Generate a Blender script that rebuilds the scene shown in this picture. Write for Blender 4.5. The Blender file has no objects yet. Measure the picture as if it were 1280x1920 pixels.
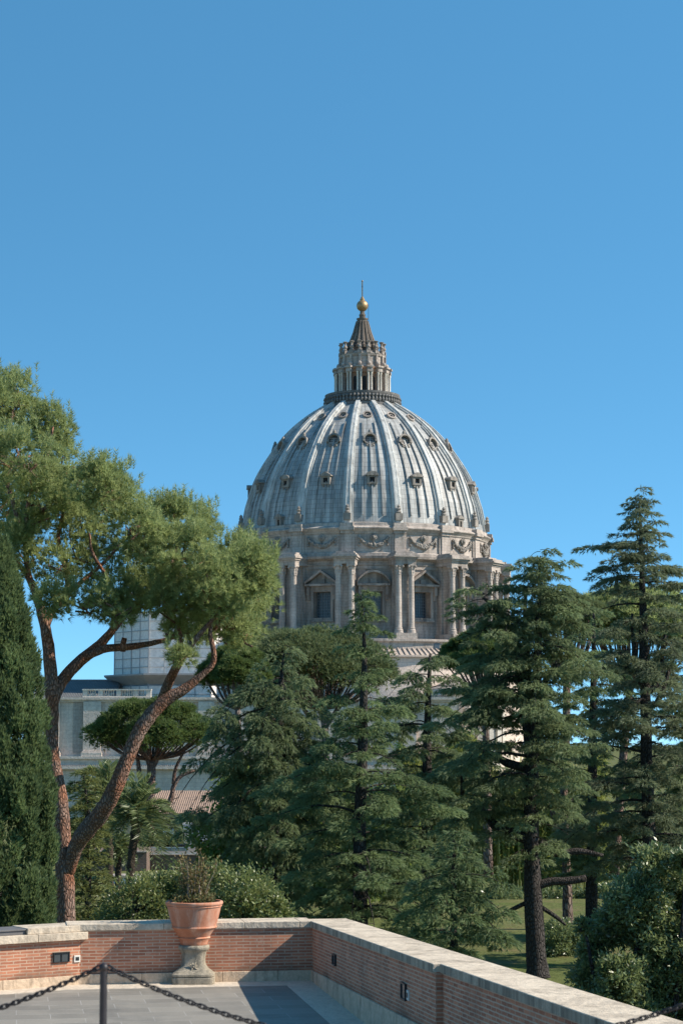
import bpy, math, random
import numpy as np
R_ = math.radians
C = bpy.context.scene.collection
random.seed(7)

# ------------------------------------------------------------------ camera
H = 3.9                                   # eye height above the terrace floor
FPX = 70.0 / 36.0 * 1920.0                # focal length in photo pixels
HORIZON = 1385.0
TH = math.atan((HORIZON - 960.0) / FPX)
cd = bpy.data.cameras.new("camera")
cd.lens = 70.0; cd.sensor_fit = 'VERTICAL'; cd.sensor_height = 36.0; cd.sensor_width = 24.0
cd.clip_start = 0.1; cd.clip_end = 8000.0
cd.dof.use_dof = True; cd.dof.focus_distance = 70.0; cd.dof.aperture_fstop = 11.0
cam = bpy.data.objects.new("camera", cd); C.objects.link(cam)
cam.location = (0, 0, H); cam.rotation_euler = (math.pi / 2 + TH, 0, 0)
bpy.context.scene.camera = cam

# ------------------------------------------------------------------ world, sun, exposure
SUN_EL, SUN_AZ = 38.0, 4.0                # azimuth: degrees from +X towards the camera
sc = bpy.context.scene
w = bpy.data.worlds.new("World"); sc.world = w; w.use_nodes = True
nt = w.node_tree
sky = nt.nodes.new("ShaderNodeTexSky"); sky.sky_type = 'NISHITA'; sky.sun_disc = False
sky.sun_elevation = R_(SUN_EL); sky.sun_rotation = R_(90 + SUN_AZ)
sky.altitude = 60; sky.air_density = 1.0; sky.dust_density = 0.0; sky.ozone_density = 4.0
bg = nt.nodes["Background"]; bg.inputs[1].default_value = 0.123
tc = nt.nodes.new('ShaderNodeTexCoord'); va = nt.nodes.new('ShaderNodeVectorMath'); va.operation = 'MULTIPLY_ADD'; va.inputs[1].default_value = (1, 1, 2.2); va.inputs[2].default_value = (0, 0, .135)
vn = nt.nodes.new('ShaderNodeVectorMath'); vn.operation = 'NORMALIZE'          # clear winter air: no pale band at the horizon
hs = nt.nodes.new('ShaderNodeHueSaturation'); hs.inputs['Saturation'].default_value = 1.16; hs.inputs['Hue'].default_value = .480
nt.links.new(tc.outputs['Generated'], va.inputs[0]); nt.links.new(va.outputs[0], vn.inputs[0]); nt.links.new(vn.outputs[0], sky.inputs[0])
nt.links.new(sky.outputs[0], hs.inputs['Color']); nt.links.new(hs.outputs[0], bg.inputs[0])
sl = bpy.data.lights.new("sun", 'SUN'); sl.energy = 4.1; sl.angle = R_(0.53); sl.color = (1.0, 0.90, 0.76)
so = bpy.data.objects.new("sun", sl); C.objects.link(so)
_e, _a = R_(SUN_EL), R_(SUN_AZ)
SUNV = (math.cos(_e) * math.cos(_a), -math.cos(_e) * math.sin(_a), math.sin(_e))
from mathutils import Vector, Matrix
so.rotation_euler = Vector(SUNV).to_track_quat('Z', 'Y').to_euler()
sc.view_settings.view_transform = 'Standard'; sc.view_settings.look = 'None'
sc.view_settings.exposure = 0.9; sc.view_settings.gamma = 1.0
sc.cycles.max_bounces = 6; sc.cycles.transparent_max_bounces = 4
sc.cycles.use_denoising = True

# ------------------------------------------------------------------ pixel <-> world
_F = np.array([0, math.cos(TH), math.sin(TH)]); _U = np.array([0, -math.sin(TH), math.cos(TH)])
CAM = np.array([0, 0, H])
def ray(px, py):
    return np.array([(px - 640) / FPX, 0, 0]) + _U * (960 - py) / FPX + _F
def at(px, py, Y):
    r = ray(px, py); return CAM + r * (Y / r[1])
def floor_pt(px, py, z=0.0):
    r = ray(px, py); return CAM + r * ((z - H) / r[2])
def proj(p):
    d = np.asarray(p, float) - CAM; k = FPX / d.dot(_F)
    return 640 + d[0] * k, 960 - d.dot(_U) * k
def mpp(Y):                               # metres per photo pixel at distance Y
    return Y / FPX

# ------------------------------------------------------------------ materials
def nodes(name):
    m = bpy.data.materials.new(name); m.use_nodes = True
    t = m.node_tree; b = t.nodes["Principled BSDF"]
    return m, t, b
def N(t, kind, **kw):
    n = t.nodes.new(kind)
    for k, v in kw.items():
        if k.startswith('i_'):
            key = k[2:]
            n.inputs[int(key) if key.isdigit() else key.replace('_', ' ')].default_value = v
        else:
            setattr(n, k, v)
    return n
def ramp(t, src, stops, interp='LINEAR'):
    r = t.nodes.new("ShaderNodeValToRGB"); r.color_ramp.interpolation = interp
    e = r.color_ramp.elements
    while len(e) < len(stops): e.new(0.5)
    for i, (p, c) in enumerate(stops):
        e[i].position = p; e[i].color = (c, c, c, 1) if not hasattr(c, '__len__') else (*c, 1)
    t.links.new(src, r.inputs[0]); return r.outputs[0]
def mix(t, fac, a, b, mode='MIX'):
    n = t.nodes.new("ShaderNodeMix"); n.data_type = 'RGBA'; n.blend_type = mode
    for sock, v in ((0, fac), (6, a), (7, b)):
        if isinstance(v, bpy.types.NodeSocket): t.links.new(v, n.inputs[sock])
        elif sock == 0: n.inputs[0].default_value = v
        else: n.inputs[sock].default_value = (*v, 1)
    return n.outputs[2]
def math_(t, op, a, b=None):
    n = t.nodes.new("ShaderNodeMath"); n.operation = op
    for i, v in enumerate((a, b)):
        if v is None: continue
        if isinstance(v, bpy.types.NodeSocket): t.links.new(v, n.inputs[i])
        else: n.inputs[i].default_value = v
    return n.outputs[0]
def coords(t, kind='Object', scale=(1, 1, 1), rot=(0, 0, 0)):
    tc = t.nodes.new("ShaderNodeTexCoord"); mp = t.nodes.new("ShaderNodeMapping")
    mp.inputs['Scale'].default_value = scale; mp.inputs['Rotation'].default_value = rot
    t.links.new(tc.outputs[kind], mp.inputs[0]); return mp.outputs[0]
def noise(t, vec, scale, detail=4, rough=0.6, dist=0.0):
    n = N(t, "ShaderNodeTexNoise", i_Scale=scale, i_Detail=detail, i_Roughness=rough, i_Distortion=dist)
    t.links.new(vec, n.inputs['Vector']); return n.outputs['Fac']
def bump(t, b, h, strength, dist):
    n = N(t, "ShaderNodeBump", i_Strength=strength, i_Distance=dist)
    t.links.new(h, n.inputs['Height']); t.links.new(n.outputs[0], b.inputs['Normal'])
def plain(name, col, rough=0.6, metal=0.0, var=0.25, scale=6.0, spec=0.4):
    m, t, b = nodes(name)
    v = coords(t); f = noise(t, v, scale)
    lo = tuple(c * (1 - var) for c in col); hi = tuple(min(1, c * (1 + var)) for c in col)
    t.links.new(mix(t, f, lo, hi), b.inputs['Base Color'])
    b.inputs['Roughness'].default_value = rough; b.inputs['Metallic'].default_value = metal
    b.inputs['Specular IOR Level'].default_value = spec
    return m
def stone(name, light, dark, stain, scale=1.0, streak=1.0, block=None, cyl=False, rough=0.85, amount=0.5, bstr=0.4):
    """weathered stone: fine grain, stains that run down the face, optional block joints"""
    m, t, b = nodes(name)
    v = coords(t, 'Object')
    n1 = noise(t, v, 0.9 * scale, 8, 0.65)
    vs = coords(t, 'Object', (1.6 * scale, 1.6 * scale, 0.18 * scale / max(streak, .01)))
    n2 = noise(t, vs, 1.0, 7, 0.7, 0.4)
    n3 = noise(t, v, 7.0 * scale, 5, 0.7)
    c = mix(t, ramp(t, n1, [(0.3, 0.0), (0.7, 1.0)]), dark, light)
    c = mix(t, ramp(t, n2, [(0.62 - amount * 0.28, 0.0), (0.80 - amount * 0.12, 1.0)]), c, stain)
    c = mix(t, math_(t, 'MULTIPLY', ramp(t, n3, [(0.35, 1.0), (0.6, 0.0)]), 0.35), c, tuple(x * 0.45 for x in dark))
    h = n3
    if block:
        bv = coords(t, 'UV')
        br = N(t, "ShaderNodeTexBrick", i_Scale=1.0, i_Mortar_Size=block[2], i_Bias=0.0)
        br.inputs['Brick Width'].default_value = block[0]; br.inputs['Row Height'].default_value = block[1]
        br.inputs['Color1'].default_value = (1, 1, 1, 1); br.inputs['Color2'].default_value = (.88, .88, .88, 1)
        br.inputs['Mortar'].default_value = (.70, .69, .68, 1); br.inputs['Mortar Smooth'].default_value = 0.3
        t.links.new(bv, br.inputs['Vector'])
        c = mix(t, 1.0, c, br.outputs['Color'], 'MULTIPLY')
    t.links.new(c, b.inputs['Base Color']); b.inputs['Roughness'].default_value = rough
    b.inputs['Specular IOR Level'].default_value = 0.25
    bump(t, b, h, bstr, 0.12 / scale)
    return m

M = {}
M['travertine_far'] = stone('travertine_far', (.59, .51, .45), (.40, .345, .305), (.16, .14, .127), 0.35, 1.0, (2.6, .62, .035), amount=0.55)
M['travertine_trim'] = stone('travertine_trim', (.52, .45, .395), (.35, .30, .265), (.115, .098, .088), 0.4, 1.0, None, amount=0.8)
M['travertine_dark'] = stone('travertine_dark', (.34, .30, .26), (.21, .185, .16), (.085, .078, .07), 0.5, 1.0, None, amount=0.7)
M['spire_stone'] = stone('spire_stone', (.25, .205, .165), (.145, .12, .10), (.06, .052, .047), 0.7, 1.0, None, amount=0.6)
M['gallery_stone'] = stone('gallery_stone', (.22, .21, .2), (.09, .087, .085), (.4, .39, .37), 1.6, 0.7, None, amount=0.35)
M['warm_stone'] = stone('warm_stone', (.50, .29, .19), (.40, .23, .155), (.24, .155, .11), 0.5, 1.0, None, amount=0.4)
M['facade'] = stone('facade', (.80, .66, .555), (.72, .59, .495), (.56, .46, .385), 0.3, 1.0, (3.0, .8, .03), amount=0.45)
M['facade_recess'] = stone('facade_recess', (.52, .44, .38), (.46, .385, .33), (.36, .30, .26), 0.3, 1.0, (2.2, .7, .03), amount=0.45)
M['white_stone'] = stone('white_stone', (.70, .64, .555), (.58, .53, .46), (.38, .34, .29), 0.4, 1.0, None, amount=0.4)

def lead_material():
    m, t, b = nodes('lead_sheet')
    tc = t.nodes.new("ShaderNodeTexCoord"); sx = t.nodes.new("ShaderNodeSeparateXYZ")
    t.links.new(tc.outputs['Object'], sx.inputs[0])
    az = math_(t, 'ARCTAN2', sx.outputs[0], math_(t, 'MULTIPLY', sx.outputs[1], -1.0))
    cv = t.nodes.new("ShaderNodeCombineXYZ")
    t.links.new(math_(t, 'MULTIPLY', az, 26.0), cv.inputs[0]); t.links.new(sx.outputs[2], cv.inputs[1])
    mp = N(t, "ShaderNodeMapping"); mp.inputs['Scale'].default_value = (1.1, 0.07, 1); t.links.new(cv.outputs[0], mp.inputs[0])
    st = noise(t, mp.outputs[0], 1.0, 8, 0.72)
    mp2 = N(t, "ShaderNodeMapping"); mp2.inputs['Scale'].default_value = (3.2, 0.11, 1); t.links.new(cv.outputs[0], mp2.inputs[0])
    st2 = noise(t, mp2.outputs[0], 1.0, 6, 0.7)
    big = noise(t, cv.outputs[0], 0.22, 5, 0.6)
    c = mix(t, ramp(t, st, [(0.33, 0.0), (0.66, 1.0)]), (.175, .178, .174), (.53, .53, .51))
    c = mix(t, math_(t, 'MULTIPLY', ramp(t, st2, [(0.50, 0.0), (0.68, 1.0)]), ramp(t, big, [(0.38, .1), (0.6, 1.0)])), c, (.135, .11, .09))
    c = mix(t, math_(t, 'MULTIPLY', ramp(t, st2, [(0.30, 1.0), (0.42, 0.0)]), 0.6), c, (.60, .60, .575))
    br = N(t, "ShaderNodeTexBrick", i_Scale=1.0, i_Mortar_Size=0.045, i_Bias=-0.3)
    br.offset = 0.0
    br.inputs['Brick Width'].default_value = 1.276; br.inputs['Row Height'].default_value = 1.05
    br.inputs['Color1'].default_value = (1, 1, 1, 1); br.inputs['Color2'].default_value = (.70, .72, .74, 1)
    br.inputs['Mortar'].default_value = (.5, .5, .5, 1)
    t.links.new(cv.outputs[0], br.inputs['Vector'])
    c = mix(t, 1.0, c, br.outputs['Color'], 'MULTIPLY')
    t.links.new(c, b.inputs['Base Color'])
    b.inputs['Roughness'].default_value = 0.55; b.inputs['Metallic'].default_value = 0.0
    b.inputs['Specular IOR Level'].default_value = 0.5
    bump(t, b, st2, 0.3, 0.15)
    return m
M['lead'] = lead_material()
M['rib_lead'] = stone('rib_lead', (.64, .64, .615), (.40, .405, .39), (.18, .17, .15), 0.5, 2.5, None, rough=0.6, amount=0.5, bstr=0.2)
M['gold'] = plain('gilded_bronze', (.38, .25, .125), 0.5, 0.6, 0.5, 0.8)
M['dark_glass'] = plain('dark_glass', (.045, .055, .068), 0.25, 0.0, 0.3, 2.0, 0.6)
M['opening'] = plain('dark_opening', (.03, .03, .033), 0.9)
M['muntin'] = plain('window_bars', (.16, .18, .2), 0.6)
M['slate_roof'] = plain('grey_roof_sheet', (.15, .15, .15), 0.6, 0, 0.3, 0.5)
M['netting'] = stone('scaffold_netting', (.84, .77, .71), (.74, .68, .63), (.88, .82, .76), 0.25, 1.5, None, amount=0.45, bstr=0.1)
M['scaffold_pole'] = plain('scaffold_pole', (.30, .31, .32), 0.6, 0.0)
M['scaffold_deck'] = plain('scaffold_deck', (.33, .31, .29), 0.8, 0, .3, .6)

def brick_material():
    m, t, b = nodes('roman_brick')
    v = coords(t, 'UV')
    vd = N(t, "ShaderNodeVectorMath", operation='ADD'); t.links.new(v, vd.inputs[0])
    wob = N(t, "ShaderNodeTexNoise", i_Scale=6.0); t.links.new(v, wob.inputs['Vector'])
    sc_ = N(t, "ShaderNodeVectorMath", operation='MULTIPLY_ADD'); t.links.new(wob.outputs['Color'], sc_.inputs[0])
    sc_.inputs[1].default_value = (.012, .012, 0); sc_.inputs[2].default_value = (-.006, -.006, 0)
    t.links.new(sc_.outputs[0], vd.inputs[1])
    def br(c1, c2, mo, bias=0.0):
        n = N(t, "ShaderNodeTexBrick", i_Scale=1.0, i_Mortar_Size=0.0085, i_Bias=bias)
        n.inputs['Brick Width'].default_value = 0.225; n.inputs['Row Height'].default_value = 0.049
        n.inputs['Mortar Smooth'].default_value = 0.25
        n.inputs['Color1'].default_value = (*c1, 1); n.inputs['Color2'].default_value = (*c2, 1); n.inputs['Mortar'].default_value = (*mo, 1)
        t.links.new(vd.outputs[0], n.inputs['Vector']); return n
    b1 = br((.57, .235, .135), (.36, .135, .08), (.52, .37, .27))
    n1 = noise(t, v, 1.1, 6, 0.65); n2 = noise(t, v, 18, 4, 0.7)
    c = mix(t, math_(t, 'MULTIPLY', ramp(t, n1, [(0.48, 0.0), (0.75, 1.0)]), 0.6), b1.outputs['Color'], (.13, .085, .065))
    c = mix(t, math_(t, 'MULTIPLY', ramp(t, n2, [(0.55, 0.0), (0.8, 1.0)]), 0.5), c, (.5, .38, .3))
    sx = N(t, "ShaderNodeSeparateXYZ"); t.links.new(v, sx.inputs[0])
    low = math_(t, 'MULTIPLY', ramp(t, sx.outputs[1], [(0.17, 1.0), (0.30, 0.0)]), ramp(t, n1, [(0.35, 0.0), (0.6, 1.0)]))
    c = mix(t, math_(t, 'MULTIPLY', low, 0.7), c, (.10, .08, .06))
    n4 = noise(t, coords(t, 'UV', (7.0, .55, 1)), 1.0, 6, .7)
    c = mix(t, math_(t, 'MULTIPLY', ramp(t, n4, [(.56, 0.0), (.76, 1.0)]), .4), c, (.16, .105, .08))
    n5 = noise(t, v, 2.6, 7, .7)
    c = mix(t, math_(t, 'MULTIPLY', ramp(t, n5, [(.60, 0.0), (.70, 1.0)]), .45), c, (.56, .44, .35))
    t.links.new(c, b.inputs['Base Color']); b.inputs['Roughness'].default_value = 0.9
    b.inputs['Specular IOR Level'].default_value = 0.2
    hh = br((1, 1, 1), (.8, .8, .8), (0, 0, 0))
    bump(t, b, math_(t, 'ADD', hh.outputs['Fac'], math_(t, 'MULTIPLY', n2, -0.3)), -0.9, 0.012)
    return m
M['brick'] = brick_material()
M['coping'] = stone('coping_stone', (.70, .595, .465), (.54, .45, .345), (.22, .18, .14), 1.6, 0.25, None, amount=0.55, rough=0.9)
M['coping_face'] = stone('stained_coping', (.60, .48, .36), (.40, .32, .235), (.05, .04, .032), 3.0, 1.5, None, amount=0.75, rough=0.9)
M['base_stone'] = stone('base_travertine', (.72, .56, .41), (.56, .43, .31), (.16, .12, .085), 3.0, 0.3, None, amount=0.45, rough=0.9)
M['border_stone'] = stone('border_travertine', (.66, .575, .47), (.54, .47, .385), (.38, .33, .27), 1.8, 0.1, None, amount=0.3, rough=0.85)

def paving_material():
    m, t, b = nodes('slate_paving')
    v = coords(t, 'UV')
    br = N(t, "ShaderNodeTexBrick", i_Scale=1.0, i_Mortar_Size=0.006, i_Bias=0.0)
    br.offset = 0.5
    br.inputs['Brick Width'].default_value = 0.95; br.inputs['Row Height'].default_value = 0.48
    br.inputs['Color1'].default_value = (.255, .235, .202, 1); br.inputs['Color2'].default_value = (.18, .167, .145, 1)
    br.inputs['Mortar'].default_value = (.33, .32, .30, 1)
    t.links.new(v, br.inputs['Vector'])
    va = coords(t, 'UV', (1.2, .25, 1)); n1 = noise(t, va, 1.3, 7, .65, .3); n2 = noise(t, v, 26, 4)
    c = mix(t, math_(t, 'MULTIPLY', ramp(t, n1, [(.45, 0.0), (.72, 1.0)]), .55), br.outputs['Color'], (.29, .265, .225))
    c = mix(t, math_(t, 'MULTIPLY', ramp(t, n2, [(.5, 0.0), (.7, 1.0)]), .3), c, (.13, .12, .108))
    n6 = noise(t, coords(t, 'UV', (.5, 2.2, 1)), 1.6, 8, .75, 1.2)
    c = mix(t, math_(t, 'MULTIPLY', ramp(t, n6, [(.58, 0.0), (.66, 1.0)]), .45), c, (.36, .34, .31))
    n7 = noise(t, v, .8, 6, .7)
    c = mix(t, math_(t, 'MULTIPLY', ramp(t, n7, [(.50, 0.0), (.70, 1.0)]), .5), c, (.10, .098, .092))
    t.links.new(c, b.inputs['Base Color']); b.inputs['Roughness'].default_value = .7
    b.inputs['Specular IOR Level'].default_value = .35
    bump(t, b, n2, .25, .01)
    return m
M['paving'] = paving_material()

def terracotta_material():
    m, t, b = nodes('terracotta')
    v = coords(t); n1 = noise(t, v, 3.2, 7, .65); n2 = noise(t, v, 26, 5, .7)
    vs = coords(t, 'Object', (5, 5, .8)); n3 = noise(t, vs, 1.0, 6, .7)
    c = mix(t, ramp(t, n1, [(.3, 0.0), (.7, 1.0)]), (.39, .145, .078), (.54, .235, .14))
    c = mix(t, math_(t, 'MULTIPLY', ramp(t, n3, [(.48, 0.0), (.66, 1.0)]), .7), c, (.62, .42, .32))
    c = mix(t, math_(t, 'MULTIPLY', ramp(t, n2, [(.58, 0.0), (.75, 1.0)]), .35), c, (.28, .13, .09))
    t.links.new(c, b.inputs['Base Color']); b.inputs['Roughness'].default_value = .85
    b.inputs['Specular IOR Level'].default_value = .25
    bump(t, b, n2, .3, .012); return m
M['terracotta'] = terracotta_material()
M['pedestal'] = stone('lichen_stone', (.46, .40, .31), (.29, .26, .205), (.10, .098, .08), 6.0, .5, None, amount=.55, rough=.95, bstr=.8)
M['soil'] = plain('soil', (.06, .045, .035), .95, 0, .4, 20)
M['iron'] = plain('dark_iron', (.035, .032, .036), .5, .3, .3, 30)
M['chain_iron'] = plain('chain_iron', (.022, .022, .026), .45, .5, .3, 40)
M['lamp_black'] = plain('black_lamp_housing', (.025, .028, .03), .4)
M['lamp_glass'] = plain('grey_lamp_glass', (.06, .07, .075), .2, 0, .2, 10, .6)
M['socket_white'] = plain('white_socket', (.62, .60, .55), .6)
M['grey_flashing'] = plain('grey_flashing', (.13, .125, .125), .6)

def bark(name, light, dark, red=None, scale=1.0):
    m, t, b = nodes(name)
    v = coords(t, 'Object', (1, 1, .38)); vo = N(t, "ShaderNodeTexVoronoi", feature='DISTANCE_TO_EDGE', i_Scale=17.0 * scale)
    vd = N(t, "ShaderNodeVectorMath", operation='ADD'); nn = N(t, "ShaderNodeTexNoise", i_Scale=5.0 * scale)
    t.links.new(v, nn.inputs['Vector']); t.links.new(v, vd.inputs[0])
    s = N(t, "ShaderNodeVectorMath", operation='SCALE'); s.inputs['Scale'].default_value = .10 / scale
    t.links.new(nn.outputs['Color'], s.inputs[0]); t.links.new(s.outputs[0], vd.inputs[1]); t.links.new(vd.outputs[0], vo.inputs['Vector'])
    n2 = noise(t, coords(t), 1.6 * scale, 6)
    e = ramp(t, vo.outputs['Distance'], [(.0, 0.0), (.22, 1.0)])
    c = mix(t, e, dark, light)
    if red: c = mix(t, ramp(t, n2, [(.4, 0.0), (.62, 1.0)]), c, mix(t, e, tuple(x * .5 for x in red), red))
    t.links.new(c, b.inputs['Base Color']); b.inputs['Roughness'].default_value = .95
    b.inputs['Specular IOR Level'].default_value = .15
    bump(t, b, e, .9, .05 / scale); return m
M['dormer_stone'] = stone('dormer_stone', (.40, .355, .31), (.25, .225, .20), (.09, .08, .073), 0.8, 1.0, None, amount=0.7)
M['pine_bark'] = bark('pine_bark', (.29, .20, .16), (.12, .08, .065), (.33, .15, .09), 1.0)
M['pine_bark_far'] = bark('pine_bark_far', (.26, .215, .19), (.12, .095, .085), (.22, .13, .10), .4)
M['cedar_bark'] = bark('cedar_bark', (.075, .066, .06), (.035, .03, .027), None, .8)
M['palm_bark'] = bark('palm_bark', (.11, .085, .065), (.035, .028, .022), None, 1.2)

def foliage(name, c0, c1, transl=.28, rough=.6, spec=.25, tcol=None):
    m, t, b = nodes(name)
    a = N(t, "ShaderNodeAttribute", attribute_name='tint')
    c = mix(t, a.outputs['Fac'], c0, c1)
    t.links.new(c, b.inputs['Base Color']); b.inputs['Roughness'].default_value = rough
    b.inputs['Specular IOR Level'].default_value = spec
    tr = N(t, "ShaderNodeBsdfTranslucent"); tc = mix(t, .6, c, tcol or tuple(min(1, x * 1.8) for x in c1)); t.links.new(tc, tr.inputs[0])
    ms = N(t, "ShaderNodeMixShader"); ms.inputs[0].default_value = transl
    t.links.new(b.outputs[0], ms.inputs[1]); t.links.new(tr.outputs[0], ms.inputs[2])
    t.links.new(ms.outputs[0], t.nodes["Material Output"].inputs[0]); return m
M['pine_leaf'] = foliage('pine_needles', (.085, .115, .040), (.345, .40, .165), .42, .5, .3)
M['pine_leaf_dark'] = foliage('umbrella_pine_needles', (.048, .078, .024), (.14, .19, .055), .3)
M['pine_leaf_grey'] = foliage('distant_pine_needles', (.068, .095, .042), (.17, .205, .09), .3)
M['cedar_leaf'] = foliage('cedar_needles', (.052, .080, .042), (.225, .28, .135), .36, .6, .3)
M['cedar_leaf_green'] = foliage('young_cedar_needles', (.052, .084, .040), (.215, .28, .125), .36, .6, .3)
M['cedar_leaf_grey'] = foliage('grey_cedar_needles', (.048, .068, .042), (.225, .265, .15), .32, .6, .3)
M['cypress_leaf'] = foliage('cypress_scales', (.050, .082, .036), (.175, .235, .095), .32, .6, .3)
M['laurel_leaf'] = foliage('laurel_leaves', (.055, .080, .022), (.225, .255, .085), .25, .42, .5)
M['magnolia_leaf'] = foliage('magnolia_leaves', (.056, .084, .034), (.225, .275, .115), .3, .36, .65)
M['palm_leaf'] = foliage('palm_leaflets', (.042, .066, .026), (.18, .22, .085), .26, .45, .4)
M['yew_leaf'] = foliage('soft_conifer_needles', (.065, .085, .028), (.21, .23, .08), .3)
M['broad_leaf'] = foliage('broad_green_leaves', (.05, .088, .018), (.18, .23, .05), .35, .5, .35)
M['bamboo_leaf'] = foliage('bamboo_leaves', (.11, .14, .03), (.26, .28, .07), .4, .5, .3)
M['dry_leaf'] = foliage('dry_leaves', (.075, .09, .03), (.22, .14, .06), .25, .6, .3)
M['bamboo_cane'] = plain('bamboo_cane', (.34, .33, .10), .5, 0, .4, 4)
M['pale_twig'] = plain('pale_twig', (.36, .27, .20), .8, 0, .3, 20)

def grass_material():
    m, t, b = nodes('lawn_grass')
    v = coords(t); n1 = noise(t, v, .18, 6); n2 = noise(t, coords(t, 'Object', (1, .5, 1)), 3.0, 6, .75)
    c = mix(t, ramp(t, n1, [(.35, 0.0), (.65, 1.0)]), (.115, .145, .042), (.19, .18, .075))
    c = mix(t, ramp(t, n2, [(.35, 0.0), (.7, 1.0)]), tuple(x * .55 for x in (.115, .145, .042)), c)
    n3 = noise(t, v, .45, 8, .75)
    c = mix(t, math_(t, 'MULTIPLY', ramp(t, n3, [(.50, 0.0), (.66, 1.0)]), .7), c, (.17, .125, .07))
    t.links.new(c, b.inputs['Base Color']); b.inputs['Roughness'].default_value = .95
    b.inputs['Specular IOR Level'].default_value = .1
    bump(t, b, n2, .8, .1); return m
M['grass'] = grass_material()
M['yellow_plaster'] = plain('ochre_plaster', (.58, .40, .26), .9, 0, .15, .6)
M['brown_wall'] = stone('brown_wall', (.24, .17, .135), (.17, .125, .10), (.09, .075, .065), 1.0, 1.0, (.5, .16, .012), amount=.45)
M['roof_tile'] = stone('roof_tile', (.40, .28, .21), (.28, .20, .155), (.15, .12, .10), 1.4, .3, None, amount=.45)
M['pale_tile'] = stone('pale_tile', (.52, .43, .37), (.40, .33, .28), (.2, .17, .15), 1.0, .4, None, amount=.45)
M['white_paint'] = plain('white_paint', (.72, .73, .74), .5, 0, .06, 1.0)
M['rail_green'] = plain('pale_rail', (.42, .48, .46), .6)
M['shutter'] = plain('brown_shutter', (.10, .055, .045), .7)
M['window_glass'] = plain('window_glass', (.12, .125, .125), .15, 0, .3, .8, .6)

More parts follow.
